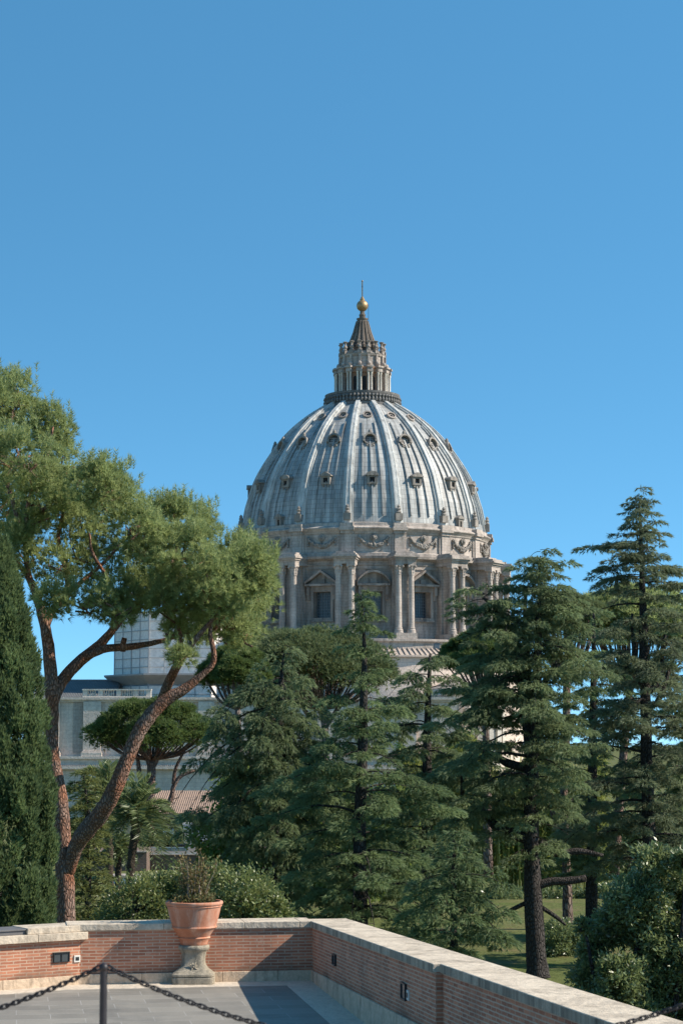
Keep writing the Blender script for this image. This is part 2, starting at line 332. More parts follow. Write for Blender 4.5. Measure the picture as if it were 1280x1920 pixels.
# ------------------------------------------------------------------ mesh builder
class MB:
    def __init__(s): s.v = []; s.f = []
    def add(s, v, f):
        o = len(s.v); s.v += [tuple(map(float, p)) for p in v]; s.f += [tuple(o + i for i in q) for q in f]
    def box(s, x0, x1, y0, y1, z0, z1):
        v = [(x, y, z) for z in (z0, z1) for y in (y0, y1) for x in (x0, x1)]
        s.add(v, [(0, 2, 3, 1), (4, 5, 7, 6), (0, 1, 5, 4), (2, 6, 7, 3), (0, 4, 6, 2), (1, 3, 7, 5)])
    def hexa(s, p):                        # eight points ordered like box
        s.add(p, [(0, 2, 3, 1), (4, 5, 7, 6), (0, 1, 5, 4), (2, 6, 7, 3), (0, 4, 6, 2), (1, 3, 7, 5)])
    def prism(s, poly, off):               # polygon (3-D points) extruded by a vector
        n = len(poly); a = [np.array(p, float) for p in poly]; b = [p + np.array(off, float) for p in a]
        s.add(a + b, [tuple(range(n))[::-1], tuple(range(n, 2 * n))] + [(i, (i + 1) % n, n + (i + 1) % n, n + i) for i in range(n)])
    def lathe(s, prof, n=32, c=(0, 0, 0), a0=0.0, a1=2 * math.pi, wob=None, cap=False):
        full = abs(a1 - a0 - 2 * math.pi) < 1e-6; m = n if full else n + 1
        v = []
        for (r, z) in prof:
            for i in range(m):
                a = a0 + (a1 - a0) * i / n; k = r * (wob(a, z) if wob else 1)
                v.append((c[0] + k * math.sin(a), c[1] - k * math.cos(a), c[2] + z))
        f = []
        for j in range(len(prof) - 1):
            for i in range(n):
                q = (i + 1) % m
                f.append((j * m + i, j * m + q, (j + 1) * m + q, (j + 1) * m + i))
        if cap and full:
            f.append(tuple(range(m))[::-1]); f.append(tuple((len(prof) - 1) * m + i for i in range(m)))
        s.add(v, f)
    def tube(s, pts, rad, n=8, wob=0.0):
        P = np.array(pts, float); r = np.broadcast_to(np.array(rad, float), (len(P),))
        T = np.gradient(P, axis=0); T /= np.linalg.norm(T, axis=1)[:, None] + 1e-9
        ref = np.array([0, 1, 0.]) if abs(T[0][1]) < .9 else np.array([1, 0, 0.])
        v = []
        for i in range(len(P)):
            a = np.cross(T[i], ref); a /= np.linalg.norm(a) + 1e-9; b = np.cross(T[i], a)
            for k in range(n):
                q = 2 * math.pi * k / n; rr = r[i] * (1 + wob * math.sin(3 * q + i * 1.7) + wob * random.uniform(-1, 1))
                v.append(P[i] + (a * math.cos(q) + b * math.sin(q)) * rr)
        f = [(i * n + k, i * n + (k + 1) % n, (i + 1) * n + (k + 1) % n, (i + 1) * n + k) for i in range(len(P) - 1) for k in range(n)]
        f += [tuple(range(n))[::-1], tuple((len(P) - 1) * n + k for k in range(n))]
        s.add(v, f)
    def loft(s, secs, n=40, c=(0, 0, 0), rot=0.0):   # superellipse sections (z, half, exponent)
        v = []
        for (z, h, e) in secs:
            for i in range(n):
                a = 2 * math.pi * i / n + math.pi / n; ca, sa = math.cos(a), math.sin(a)
                k = h / (abs(ca) ** e + abs(sa) ** e) ** (1 / e)
                x, y = k * ca, k * sa
                v.append((c[0] + x * math.cos(rot) - y * math.sin(rot), c[1] + x * math.sin(rot) + y * math.cos(rot), c[2] + z))
        f = [(j * n + i, j * n + (i + 1) % n, (j + 1) * n + (i + 1) % n, (j + 1) * n + i) for j in range(len(secs) - 1) for i in range(n)]
        f += [tuple(range(n))[::-1], tuple((len(secs) - 1) * n + i for i in range(n))]
        s.add(v, f)
    def ball(s, c, r, n=8, sq=(1, 1, 1)):
        v = []; f = []
        for j in range(n + 1):
            p = math.pi * j / n
            for i in range(2 * n):
                a = math.pi * i / n
                v.append((c[0] + r * sq[0] * math.sin(p) * math.cos(a), c[1] + r * sq[1] * math.sin(p) * math.sin(a), c[2] - r * sq[2] * math.cos(p)))
        m = 2 * n
        f = [(j * m + i, j * m + (i + 1) % m, (j + 1) * m + (i + 1) % m, (j + 1) * m + i) for j in range(n) for i in range(m)]
        s.add(v, f)
    def build(s, name, mat, parent=None, smooth=False, loc=None, rot=None, bevel=None, local=False):
        if parent is not None and not local:      # vertices were given in world space: bring them to the parent's origin
            o0 = origin(parent); s.v = [(p[0] - o0[0], p[1] - o0[1], p[2] - o0[2]) for p in s.v]
        me = bpy.data.meshes.new(name); me.from_pydata(s.v, [], s.f)
        me.materials.append(mat)
        uv = me.uv_layers.new(name='uv')
        n = len(me.polygons); nr = np.zeros(n * 3); me.polygons.foreach_get('normal', nr); nr = np.abs(nr.reshape(-1, 3))
        lt = np.zeros(n, int); me.polygons.foreach_get('loop_total', lt); li = np.zeros(len(me.loops), int); me.loops.foreach_get('vertex_index', li)
        V = np.array(s.v)[li]; NR = np.repeat(nr, lt, axis=0)
        U = np.where((NR[:, 2] > .8)[:, None], V[:, :2], np.where((NR[:, 0] > NR[:, 1])[:, None], V[:, [1, 2]], V[:, [0, 2]]))
        uv.data.foreach_set('uv', U.astype(np.float32).ravel())
        if smooth:
            me.shade_smooth()
            if smooth == 'auto': me.set_sharp_from_angle(angle=R_(38))
        o = bpy.data.objects.new(name, me); C.objects.link(o)
        if parent is not None: o.parent = parent
        if loc is not None: o.location = loc
        if rot is not None: o.rotation_euler = rot
        if bevel:
            b = o.modifiers.new('bevel', 'BEVEL'); b.width = bevel; b.segments = 2; b.limit_method = 'ANGLE'
        return o
def tag(o, label=None, cat=None, group=None, kind=None):
    for k, v in (('label', label), ('category', cat), ('group', group), ('kind', kind)):
        if v: o[k] = v
    return o
def empty(name, loc, label, cat, group=None, rz=0.0):
    o = bpy.data.objects.new(name, None); C.objects.link(o); o.location = loc; o.rotation_euler = (0, 0, rz)
    o.empty_display_size = .3
    return tag(o, label, cat, group)

def origin(o):
    p = np.zeros(3)
    while o is not None: p = p + np.array(o.location); o = o.parent
    return p
# big vectorised meshes of triangles or quads
def np_mesh(name, V, k, mat, parent, tint):
    if parent is not None: V = V - origin(parent)
    n = len(V) // k; me = bpy.data.meshes.new(name)
    me.vertices.add(len(V)); me.vertices.foreach_set('co', V.astype(np.float32).ravel())
    me.loops.add(len(V)); me.loops.foreach_set('vertex_index', np.arange(len(V), dtype=np.int32))
    me.polygons.add(n); me.polygons.foreach_set('loop_start', (np.arange(n) * k).astype(np.int32))
    me.update(calc_edges=True)
    a = me.attributes.new('tint', 'FLOAT', 'FACE'); a.data.foreach_set('value', np.clip(tint, 0, 1).astype(np.float32))
    me.materials.append(mat)
    o = bpy.data.objects.new(name, me); C.objects.link(o)
    if parent is not None: o.parent = parent
    return o
def unit(v): return v / (np.linalg.norm(v, axis=-1, keepdims=True) + 1e-9)
def sph(rng, n): return unit(rng.normal(size=(n, 3)))
def tri_blades(c, d, L, W, rng):
    s = unit(np.cross(d, sph(rng, len(d)))) * (np.asarray(W) / 2)[:, None]
    return np.stack([c - s, c + s, c + d * np.asarray(L)[:, None]], 1).reshape(-1, 3)
def quad_leaves(c, d, L, W, rng, side=None):
    s = unit(np.cross(d, sph(rng, len(d)) if side is None else side)) * (np.asarray(W) / 2)[:, None]; l = d * np.asarray(L)[:, None]
    return np.stack([c, c + l * .45 + s, c + l, c + l * .45 - s], 1).reshape(-1, 3)

# ================================================================== the basilica
DX, DY = 679.5, 460.0
ax0 = at(DX, 1003, DY)                     # dome axis at springing height
X0, Y0 = ax0[0], ax0[1]
PX = (Y0 * math.cos(TH) + (ax0[2] - H) * math.sin(TH)) / FPX      # metres per photo pixel at the dome
def Zax(py): return at(DX, py, DY)[2]
def Zfr(py, rpx, az=4.0): return at(DX, py, DY - rpx * PX * math.cos(R_(az)))[2]
def P(r, a, z):                            # cylindrical point: r metres, a degrees (0 = towards the camera)
    return np.array([X0 + r * math.sin(R_(a)), Y0 - r * math.cos(R_(a)), z])
ZB = Zfr(1216, 285)
basilica = empty('basilica', (X0, Y0, -12.0), 'great grey domed basilica with a columned drum, lantern and golden ball, rising behind the trees', 'church')
BAYS = [4.0 + 22.5 * k for k in range(-5, 6)]
RIBS = [4.0 + 11.25 + 22.5 * k for k in range(-6, 6)]

def frame(a, r, z):                        # local frame on the drum: x = sideways to the right, y = outward, z = up
    o = P(r, a, z); xx = np.array([math.cos(R_(a)), math.sin(R_(a)), 0]); yy = np.array([math.sin(R_(a)), -math.cos(R_(a)), 0])
    return lambda x, y, zz: o + xx * x + yy * y + np.array([0, 0, zz])
def fbox(mb, f, x0, x1, y0, y1, z0, z1):
    mb.hexa([f(x, y, z) for z in (z0, z1) for y in (y1, y0) for x in (x0, x1)])

# ---- dome shell
sil = [(1004, 233), (966, 225.5), (951, 221.5), (910, 207.5), (870, 184.5), (825, 150.5), (791, 112), (764, 70)]
def catmull(pts, n):
    p = [np.array(q, float) for q in pts]; p = [2 * p[0] - p[1]] + p + [2 * p[-1] - p[-2]]; out = []
    for i in range(1, len(p) - 2):
        for k in range(n):
            t = k / n
            out.append(.5 * ((2 * p[i]) + (p[i + 1] - p[i - 1]) * t + (2 * p[i - 1] - 5 * p[i] + 4 * p[i + 1] - p[i + 2]) * t * t + (3 * p[i] - p[i - 1] - 3 * p[i + 1] + p[i + 2]) * t ** 3))
    out.append(p[-2]); return out
prof = [((r - 6.0) * PX, Zax(y)) for y, r in catmull(sil, 6)]
zb0 = Zfr(981, 231)
prof[0] = (prof[0][0], min(prof[0][1], zb0) - .6)
PR = np.array(prof)
mb = MB(); mb.lathe([(r, z) for r, z in prof], 128, (X0, Y0, 0))
tang = np.gradient(PR, axis=0); tang /= np.linalg.norm(tang, axis=1)[:, None]
nrm = np.stack([tang[:, 1], -tang[:, 0]], 1)     # outward (dr, dz)
def strip(mb, a, section, i0=0, i1=None, wscale=None):
    """sweep a cross-section [(sideways m, outward m)] up the dome profile at azimuth a"""
    idx = list(range(i0, i1 if i1 is not None else len(PR))); v = []; m = len(section)
    for i in idx:
        k = wscale(i / (len(PR) - 1)) if wscale else 1.0
        for (sx, so_) in section:
            r = PR[i, 0] + nrm[i, 0] * so_; z = PR[i, 1] + nrm[i, 1] * so_
            base = P(r, a, z); v.append(base + np.array([math.cos(R_(a)), math.sin(R_(a)), 0]) * sx * k)
    f = [(j * m + q, j * m + q + 1, (j + 1) * m + q + 1, (j + 1) * m + q) for j in range(len(idx) - 1) for q in range(m - 1)]
    f += [tuple(range(m))[::-1], tuple((len(idx) - 1) * m + q for q in range(m))]
    mb.add(v, f)
for a in [4.0 + 22.5 * k for k in range(16)]:    # three standing rolls in each bay
    for off, i1 in ((-4.6, -10), (0, -14), (4.6, -10)):
        strip(mb, a + off, [(-.16, -.1), (-.13, .34), (.13, .34), (.16, -.1)], 2, len(PR) + i1, lambda t: 1)
dome = mb.build('dome_shell', M['lead'], basilica, smooth='auto')
for a in RIBS:
    mb = MB(); u = PX
    strip(mb, a, [(-9.5 * u, -.3), (-9.5 * u, 3.2 * u), (-6 * u, 3.6 * u), (-5.6 * u, 6.4 * u), (-3.2 * u, 6.9 * u), (-2.9 * u, 6.5 * u), (2.9 * u, 6.5 * u), (3.2 * u, 6.9 * u),
                  (5.6 * u, 6.4 * u), (6 * u, 3.6 * u), (9.5 * u, 3.2 * u), (9.5 * u, -.3)], wscale=lambda t: 1.0 - .32 * t)
    rib = mb.build('rib', M['rib_lead'], dome, smooth='auto')
    f = frame(a, PR[1, 0] + 6 * u, PR[1, 1] + .3); mb = MB()      # carved finial at the rib's foot
    fbox(mb, f, -.8, .8, -.6, .7, -.6, .9)
    mb.lathe([(.5, .9), (.62, 1.2), (.36, 1.5), (.52, 1.9), (.32, 2.2), (.4, 2.45), (.2, 2.75), (.03, 2.9)], 10, f(0, .15, 0))
    mb.build('rib_finial', M['dormer_stone'], dome)
# rows of dormers: find the shell point whose front shows at the wanted photo height
dens = np.array([[np.interp(t, np.arange(len(PR)), PR[:, 0]), np.interp(t, np.arange(len(PR)), PR[:, 1]), np.interp(t, np.arange(len(PR)), nrm[:, 0]), np.interp(t, np.arange(len(PR)), nrm[:, 1])] for t in np.linspace(0, len(PR) - 1, 600)])
pys = np.array([proj(P(q[0], 4.0, q[1]))[1] for q in dens])
def shell_at(py): return dens[np.argmin(abs(pys - py))]
def tilt_frame(a, q, tilt):                      # frame whose outward axis leans up by tilt radians
    o = P(q[0], a, q[1]); xx = np.array([math.cos(R_(a)), math.sin(R_(a)), 0]); hh = np.array([math.sin(R_(a)), -math.cos(R_(a)), 0]); zz = np.array([0, 0, 1.])
    yy = hh * math.cos(tilt) + zz * math.sin(tilt); up = zz * math.cos(tilt) - hh * math.sin(tilt)
    return lambda x, y, z: o + xx * x + yy * y + up * z
def arc_pts(rx, rz, n, a0=0.0, a1=math.pi): return [(rx * math.cos(a0 + (a1 - a0) * i / n), rz * math.sin(a0 + (a1 - a0) * i / n)) for i in range(n + 1)]
def ring(mb, f, rx, rz, wd, y0, y1, n=20, a0=0.0, a1=2 * math.pi, cz=0.0):
    for i in range(n):
        q0, q1 = a0 + (a1 - a0) * i / n, a0 + (a1 - a0) * (i + 1) / n
        pts = [(k * math.cos(q), cz + k2 * math.sin(q)) for q in (q0, q1) for k, k2 in ((rx, rz), (rx + wd, rz + wd))]
        mb.hexa([f(p[0], y, p[1]) for y in (y0, y1) for p in pts])
q1_, q2_, q3_, q0_ = shell_at(903), shell_at(826), shell_at(779), shell_at(975)
for bi, a in enumerate(BAYS):
    if abs(a) > 100: continue
    # row 1: little aedicules with a dark square opening
    f0_ = frame(a, q1_[0], q1_[1]); f = lambda x, y, z, f0_=f0_: f0_(x * .86, y, z * .86); mb = MB(); seg = (bi % 2 == 1)
    fbox(mb, f, -1.25, -.62, -1.6, .75, -.6, 1.55); fbox(mb, f, .62, 1.25, -1.6, .75, -.6, 1.55)
    fbox(mb, f, -.62, .62, -1.6, .7, 1.15, 1.55); fbox(mb, f, -.62, .62, -1.6, .72, -.6, -.1)
    fbox(mb, f, -.9, -.45, -.8, .6, -1.15, -.62); fbox(mb, f, .45, .9, -.8, .6, -1.15, -.62)
    fbox(mb, f, -1.6, 1.6, -2.6, 1.05, 1.56, 1.8)
    top = [(x, 1.8 + z) for x, z in arc_pts(1.62, .85, 10)] if seg else [(1.62, 1.8), (0, 2.75), (-1.62, 1.8)]
    mb.prism([f(x, 1.03, z) for x, z in top], f(0, -4.2, 0) - f(0, 0, 0))
    d = mb.build('dormer_window', M['dormer_stone'], dome)
    mb = MB(); fbox(mb, f, -.62, .62, -.5, .3, -.1, 1.15); mb.build('dormer_opening', M['opening'], dome)
    # row 2: hooded round-headed dormers
    f0_ = tilt_frame(a, q2_, .30); f = lambda x, y, z, f0_=f0_: f0_(x * .92, y * .9, z * .92); mb = MB()
    ring(mb, f, 1.25, 1.2, .42, -1.9, 1.0, 14, 0, math.pi, .15)
    ring(mb, f, 1.25, 1.15, .3, -.6, .75, 14, math.pi, 2 * math.pi, .15)
    fbox(mb, f, -1.75, -1.2, -1.5, .95, -.45, .15); fbox(mb, f, 1.2, 1.75, -1.5, .95, -.45, .15)
    mb.lathe([(.02, .9), (.3, .6), (.42, .2), (.3, -.2)], 8, f(0, .5, 1.9))
    for x in (-.8, -.3, .3, .8): mb.ball(f(x, .45, -1.45 - .25 * (1 - abs(x))), .34, 5)
    mb.build('hooded_dormer', M['dormer_stone'], dome, smooth='auto')
    mb = MB(); mb.prism([f(x, .1, .15 + z) for x, z in arc_pts(1.3, 1.2, 20, 0, 2 * math.pi)[:-1]], f(0, -.4, 0) - f(0, 0, 0))
    mb.build('hooded_dormer_opening', M['dark_glass'], dome)
    mb = MB()
    for x in (-.75, -.37, 0, .37, .75): fbox(mb, f, x - .05, x + .05, .12, .22, -.75, .95)
    for z in (-.35, .15, .65): fbox(mb, f, -1.1, 1.1, .14, .21, z - .05, z + .05)
    fbox(mb, f, -1.15, 1.15, .16, .3, -1.0, -.3)
    mb.build('dormer_grille', M['travertine_far'], dome)
    # row 3: oculus rings lying on the shell
    tl = math.atan2(q3_[3], q3_[2]); f = tilt_frame(a, q3_, tl * .8); mb = MB()
    ring(mb, f, .78, .78, .3, -.9, .55, 18); ring(mb, f, .35, .35, .14, -.4, .3, 14)
    mb.build('oculus_ring', M['travertine_trim'], dome, smooth='auto')
    mb = MB(); mb.prism([f(x, .12, z) for x, z in arc_pts(.8, .8, 16, 0, 2 * math.pi)[:-1]], f(0, -.4, 0) - f(0, 0, 0))
    mb.build('oculus_opening', M['dark_glass'], dome)
for a in (-41.0, 49.0):                           # small access dormers at the springing
    f = frame(a, q0_[0], q0_[1]); mb = MB()
    fbox(mb, f, -.75, -.35, -1, .8, -1.4, 1.2); fbox(mb, f, .35, .75, -1, .8, -1.4, 1.2); fbox(mb, f, -.35, .35, -1, .75, .7, 1.2); fbox(mb, f, -1.0, 1.0, -1.2, 1.0, 1.2, 1.5)
    mb.prism([f(x, .9, z) for x, z in ((1, 1.5), (0, 2.1), (-1, 1.5))], f(0, -1.9, 0) - f(0, 0, 0))
    mb.build('access_dormer', M['dormer_stone'], dome)
    mb = MB(); fbox(mb, f, -.35, .35, -.5, .2, -1.4, .7); mb.build('access_opening', M['opening'], dome)

# ---- attic with garlands
def band(r0, zs, n=128): return [(r * PX, z) for r, z in zs]
zA1, zA0 = Zfr(986, 242), Zfr(1041, 236)          # top of the attic cornice, foot of the attic
zc = Zfr(1000, 240)
mb = MB()
mb.lathe([(232 * PX, zA0 - 1.0), (237 * PX, zA0 - .6), (237 * PX, zA0 + .55), (233.5 * PX, zA0 + .75), (233.5 * PX, zc), (235 * PX, zc + .15), (235.5 * PX, zc + .5), (239 * PX, zc + .9), (241 * PX, zc + 1.15),
          (241 * PX, zA1 - .25), (237 * PX, zA1 + .05), (234 * PX, zA1 + .2), (233 * PX, zA1 + .9), (226 * PX, zA1 + 1.1)], 160, (X0, Y0, 0))
attic = mb.build('attic', M['travertine_far'], basilica, smooth='auto')
for a in RIBS:
    f = frame(a, 233 * PX, 0); mb = MB(); u = PX
    fbox(mb, f, -9 * u, 9 * u, -.5, 5.5 * u, zA0 + .3, zc + .1); fbox(mb, f, -10 * u, 10 * u, -.5, 6.5 * u, zA0 - .3, zA0 + .7)
    fbox(mb, f, -13 * u, 13 * u, -.5, 3.2 * u, zA0 + .5, zc + .05)
    fbox(mb, f, -11 * u, 11 * u, -.5, 8 * u, zc + .1, zc + .75); fbox(mb, f, -13.5 * u, 13.5 * u, -.5, 11.5 * u, zc + .75, zA1 - .1); fbox(mb, f, -11.5 * u, 11.5 * u, -.5, 9.5 * u, zA1 - .1, zA1 + .75)
    mb.build('attic_pilaster', M['travertine_far'], attic)
    mb = MB()
    for k in range(-2, 3): mb.ball(f(k * 2.3 * u, 7.5 * u, zc + .1), .3, 4)
rg = np.random.default_rng(3)
for a in BAYS:
    if abs(a) > 95: continue
    mb = MB(); half = 27 * PX; zt = Zfr(1008, 236)
    def g(x, y, z):
        aa = a + math.degrees(x / (234.5 * PX)); return P(234.5 * PX + y, aa, zt + z)
    for i in range(27):                            # swag of fruit and leaves
        t = i / 26 * 2 - 1; sag = -1.75 * (1 - t * t)
        for k in range(3):
            mb.ball(g(t * half * .92 + rg.uniform(-.12, .12), .1 + rg.uniform(0, .25), sag + rg.uniform(-.34, .34) * (1.25 - abs(t))), .20 + .12 * (1 - abs(t)) + rg.uniform(0, .08), 4)
    for sx in (-1, 1):                             # ribbons at the ends
        for i in range(8): mb.ball(g(sx * half * (.94 + .03 * math.sin(i * 1.4)), .12, -.26 * i + .3), .2 + .06 * math.sin(i * 2), 4)
    for i in range(10):                            # mask or shell at the middle
        q = 2 * math.pi * i / 10; mb.ball(g(.55 * math.cos(q), .25, .1 + .5 * math.sin(q)), .26, 4)
    mb.ball(g(0, .4, .1), .42, 5)
    mb.tube([g(-half * .97, .1, -1.4), g(-half * .95, .1, .3)] + [g(t * half * .92, .1, -1.75 * (1 - t * t)) for t in np.linspace(-1, 1, 21)] + [g(half * .95, .1, .3), g(half * .97, .1, -1.4)], .16, 6); mb.tube([g(0, .1, -1.7), g(0, .2, .2)], .16, 6)
    mb.build('garland', M['dormer_stone'], attic, smooth=True)

# ---- drum wall with recessed windows, paired columns on buttresses
zD0, zD1 = Zfr(1188, 232), Zfr(1066, 238)
zE = zA0 - .1
RW = 230 * PX
zcol0 = Zfr(1187, 268, 15)
zw0, zw1 = Zfr(1158, 226), Zfr(1109, 226)
wa = math.degrees(16.5 * PX / RW)
mb = MB()
for a in [4.0 + 22.5 * k for k in range(16)]:
    cols = [-11.25, -8.4, -5.6, -wa, wa, 5.6, 8.4, 11.25]; rows = [min(zD0, zcol0) - 2.2, zw0, zw1, zD1]
    for i in range(7):
        for j in range(3):
            if i == 3 and j == 1: continue
            mb.add([P(RW, a + cols[i], rows[j]), P(RW, a + cols[i + 1], rows[j]), P(RW, a + cols[i + 1], rows[j + 1]), P(RW, a + cols[i], rows[j + 1])], [(0, 1, 2, 3)])
    c4 = [(-wa, zw0), (wa, zw0), (wa, zw1), (-wa, zw1)]
    for i in range(4):                              # deep reveals
        p, q = c4[i], c4[(i + 1) % 4]
        mb.add([P(RW, a + p[0], p[1]), P(RW, a + q[0], q[1]), P(RW - 1.9, a + q[0], q[1]), P(RW - 1.9, a + p[0], p[1])], [(0, 1, 2, 3)])
u = PX
hE = zE - zD1
mb.lathe([(230 * u, zD1), (232 * u, zD1), (232 * u, zD1 + hE * .28), (233.5 * u, zD1 + hE * .30), (233.5 * u, zD1 + hE * .36), (231.5 * u, zD1 + hE * .38), (231.5 * u, zD1 + hE * .62),
          (236 * u, zD1 + hE * .70), (241 * u, zD1 + hE * .80), (242 * u, zD1 + hE * .98), (236 * u, zE + .02), (230 * u, zE + .03)], 160, (X0, Y0, 0))
drum = mb.build('drum', M['travertine_far'], basilica, smooth='auto')
for bi, a in enumerate(BAYS):
    if abs(a) > 100: continue
    f = frame(a, RW - 1.9, 0); mb = MB(); hw = 17 * u
    mb.add([f(-hw, -.02, zw0 - .2), f(hw, -.02, zw0 - .2), f(hw, -.02, zw1 + .2), f(-hw, -.02, zw1 + .2)], [(0, 1, 2, 3)])
    mb.build('drum_window', M['dark_glass'], drum)
    mb = MB()
    for k in range(-3, 4): fbox(mb, f, k * .58 - .045, k * .58 + .045, .0, .09, zw0, zw1)
    for k in range(1, 9):
        z = zw0 + (zw1 - zw0) * k / 9; fbox(mb, f, -hw, hw, .012, .075, z - .045, z + .045)
    mb.build('window_bars', M['muntin'], drum)
    f = frame(a, RW, 0); mb = MB(); o = 16.2 * u
    fbox(mb, f, -o - 4.5 * u, -o, -.3, .35, zw0 - .5, zw1 + .5); fbox(mb, f, o, o + 4.5 * u, -.3, .35, zw0 - .5, zw1 + .5)
    fbox(mb, f, -o, o, -.3, .34, zw1, zw1 + .5); fbox(mb, f, -o, o, -.3, .4, zw0 - .55, zw0)
    fbox(mb, f, -o - 5.5 * u, o + 5.5 * u, -.3, .6, zw0 - .85, zw0 - .5)
    mb.build('window_frame', M['travertine_trim'], drum)
    mb = MB(); zp = Zfr(1098, 236); hw = 29 * u
    fbox(mb, f, -21 * u, 21 * u, -.3, .5, zw1 + .5, zp); fbox(mb, f, -hw, hw, -.3, 1.55, zp, zp + .45)
    for sx in (-1, 1):
        fbox(mb, f, sx * 23.5 * u - .35, sx * 23.5 * u + .35, -.3, 1.1, zp - 2.0, zp - .02); fbox(mb, f, sx * 23.5 * u - .28, sx * 23.5 * u + .28, -.3, .6, zp - 3.0, zp - 2.0)
    if bi % 2 == 1:                                 # segmental
        n = 14; R1 = hw
        for i in range(n):
            t0, t1 = -1 + 2 * i / n, -1 + 2 * (i + 1) / n
            h0, h1 = 2.45 * (1 - t0 * t0) ** .8, 2.45 * (1 - t1 * t1) ** .8
            mb.hexa([f(x, y, zp + .45 + z) for (z_, y_) in (((0, 0), None), ((1, 0), None)) for y in (-.3, 1.6) for (x, z) in (((t0 * hw), h0 + z_[0] * .5), ((t1 * hw), h1 + z_[0] * .5))])
        mb.prism([f(t * hw, .25, zp + .45 + 2.45 * (1 - t * t) ** .8) for t in np.linspace(1, -1, 15)], f(0, -.5, 0) - f(0, 0, 0))
    else:
        for sx in (-1, 1):
            mb.hexa([f(x, y, z) for zz in (0, .55) for y in (-.3, 1.6) for (x, z) in ((sx * hw, zp + .45 + zz), (0, zp + 3.0 + zz))])
        mb.prism([f(hw * .95, .25, zp + .45), f(0, .25, zp + 2.95), f(-hw * .95, .25, zp + .45)], f(0, -.5, 0) - f(0, 0, 0))
    fbox(mb, f, -.7, .7, .2, .6, zp + .6, zp + 1.5)
    mb.build('window_pediment', M['travertine_trim'], drum)
RC = 268 * u
zcap1, zcap0 = Zfr(1058, RC / u, 15), Zfr(1078, RC / u, 15)
zcol0 = Zfr(1187, RC / u, 15)
zent = Zfr(1040, 284, 15)
for a in RIBS:
    f = frame(a, 0, 0); mb = MB()
    fbox(mb, f, -11 * u, 11 * u, 228 * u, 261 * u, zcol0 - .5, zcap1 + .05)           # spur wall
    for z in np.arange(zcol0 + 1, zcap1 - 1, 1.5): fbox(mb, f, -11.4 * u, 11.4 * u, 228 * u, 261.4 * u, z, z + .55)
    fbox(mb, f, -15 * u, 15 * u, 228 * u, 243 * u, zcol0 - .4, zcap1)
    fbox(mb, f, -18.5 * u, 18.5 * u, 228 * u, 275 * u, zcap1, zcap1 + (zent - zcap1) * .55)
    fbox(mb, f, -17.8 * u, 17.8 * u, 228 * u, 274.2 * u, zcap1 + (zent - zcap1) * .55, zent - 1.2)
    for i in range(3): fbox(mb, f, -(19 + 2.1 * i) * u, (19 + 2.1 * i) * u, 228 * u, (276 + 3 * i) * u, zent - 1.2 + .4 * i, zent - .8 + .4 * i)
    fbox(mb, f, -20 * u, 20 * u, 228 * u, 278 * u, zent, zent + .45); fbox(mb, f, -16 * u, 16 * u, 230 * u, 268 * u, zent + .45, zent + .9)
    fbox(mb, f, -19 * u, 19 * u, 228 * u, 279 * u, zcol0 - 1.3, zcol0)
    but = mb.build('buttress', M['travertine_far'], drum)
    for sx in (-1, 1):
        mb = MB(); c = f(sx * 11.5 * u, RC, 0); c[2] = 0; r = 5.6 * u; h = zcap0 - zcol0
        p = [(r * 1.42, zcol0), (r * 1.42, zcol0 + .32), (r * 1.32, zcol0 + .34), (r * 1.38, zcol0 + .55), (r * 1.3, zcol0 + .75), (r * 1.08, zcol0 + .9), (r * 1.2, zcol0 + 1.1), (r * 1.02, zcol0 + 1.3)]
        p += [(r * (1.0 - .14 * t ** 1.6), zcol0 + 1.35 + (h - 1.35) * t) for t in np.linspace(0, 1, 9)]
        mb.lathe(p, 20, c)
        H_ = zcap1 - zcap0                          # leafy capital
        mb.lathe([(r * .95, zcap0), (r * 1.0, zcap0 + .1), (r * .9, zcap0 + .2), (r * 1.12, zcap0 + H_ * .32), (r * .98, zcap0 + H_ * .38), (r * 1.25, zcap0 + H_ * .66), (r * 1.05, zcap0 + H_ * .7), (r * 1.4, zcap0 + H_ * .86)],
                 32, c, wob=lambda q, z: 1 + .12 * math.sin(8 * q) * (z > zcap0 + .15))
        g_ = lambda x, y, z: f(sx * 11.5 * u + x, RC + y, z)
        fbox(mb, g_, -r * 1.32, r * 1.32, -r * 1.32, r * 1.32, zcap0 + H_ * .86, zcap1)
        for qx in (-1, 1):
            mb.ball(g_(qx * r * 1.1, r * 1.1, zcap0 + H_ * .78), .3, 5)
        mb.build('column', M['travertine_far'], drum, smooth='auto')

# ---- podium, its roof and the body below
mb = MB(); zP1, zP0 = zcol0 - 1.25, Zfr(1219, 292)
mb.lathe([(228 * u, zP1 - .05), (279 * u, zP1 - .02), (286 * u, zP1 - .1), (286 * u, zP1 - .55), (283 * u, zP1 - .8), (281.5 * u, zP1 - 1.0), (281.5 * u, zP0 - 1.5)], 96, (X0, Y0, 0))
podium = mb.build('podium', M['travertine_far'], basilica, smooth='auto')
for a in (-41, -18.5, 0.6, 26.5, 49):
    f = frame(a, 281.5 * u, 0); z = Zfr(1206, 281.5); mb = MB(); fbox(mb, f, -.65, .65, -.5, .12, z - 1.0, z + 1.0)
    mb.build('podium_window', M['dark_glass'], podium)
mb = MB(); zr0 = Zfr(1228, 303)
mb.lathe([(279 * u, zP0 + .5), (303 * u, zr0), (303 * u, zr0 - .35), (296.5 * u, zr0 - .4)], 64, (X0, Y0, 0))
for i in range(100):
    a = -90 + 180 * (i + .5) / 100
    mb.hexa([P(r, a + da, z + dz) for dz in (-.1, .25) for (r, z) in ((302.5 * u, zr0), (281 * u, zP0 + .48)) for da in (-.14, .14)])
mb.build('podium_roof', M['pale_tile'], basilica)
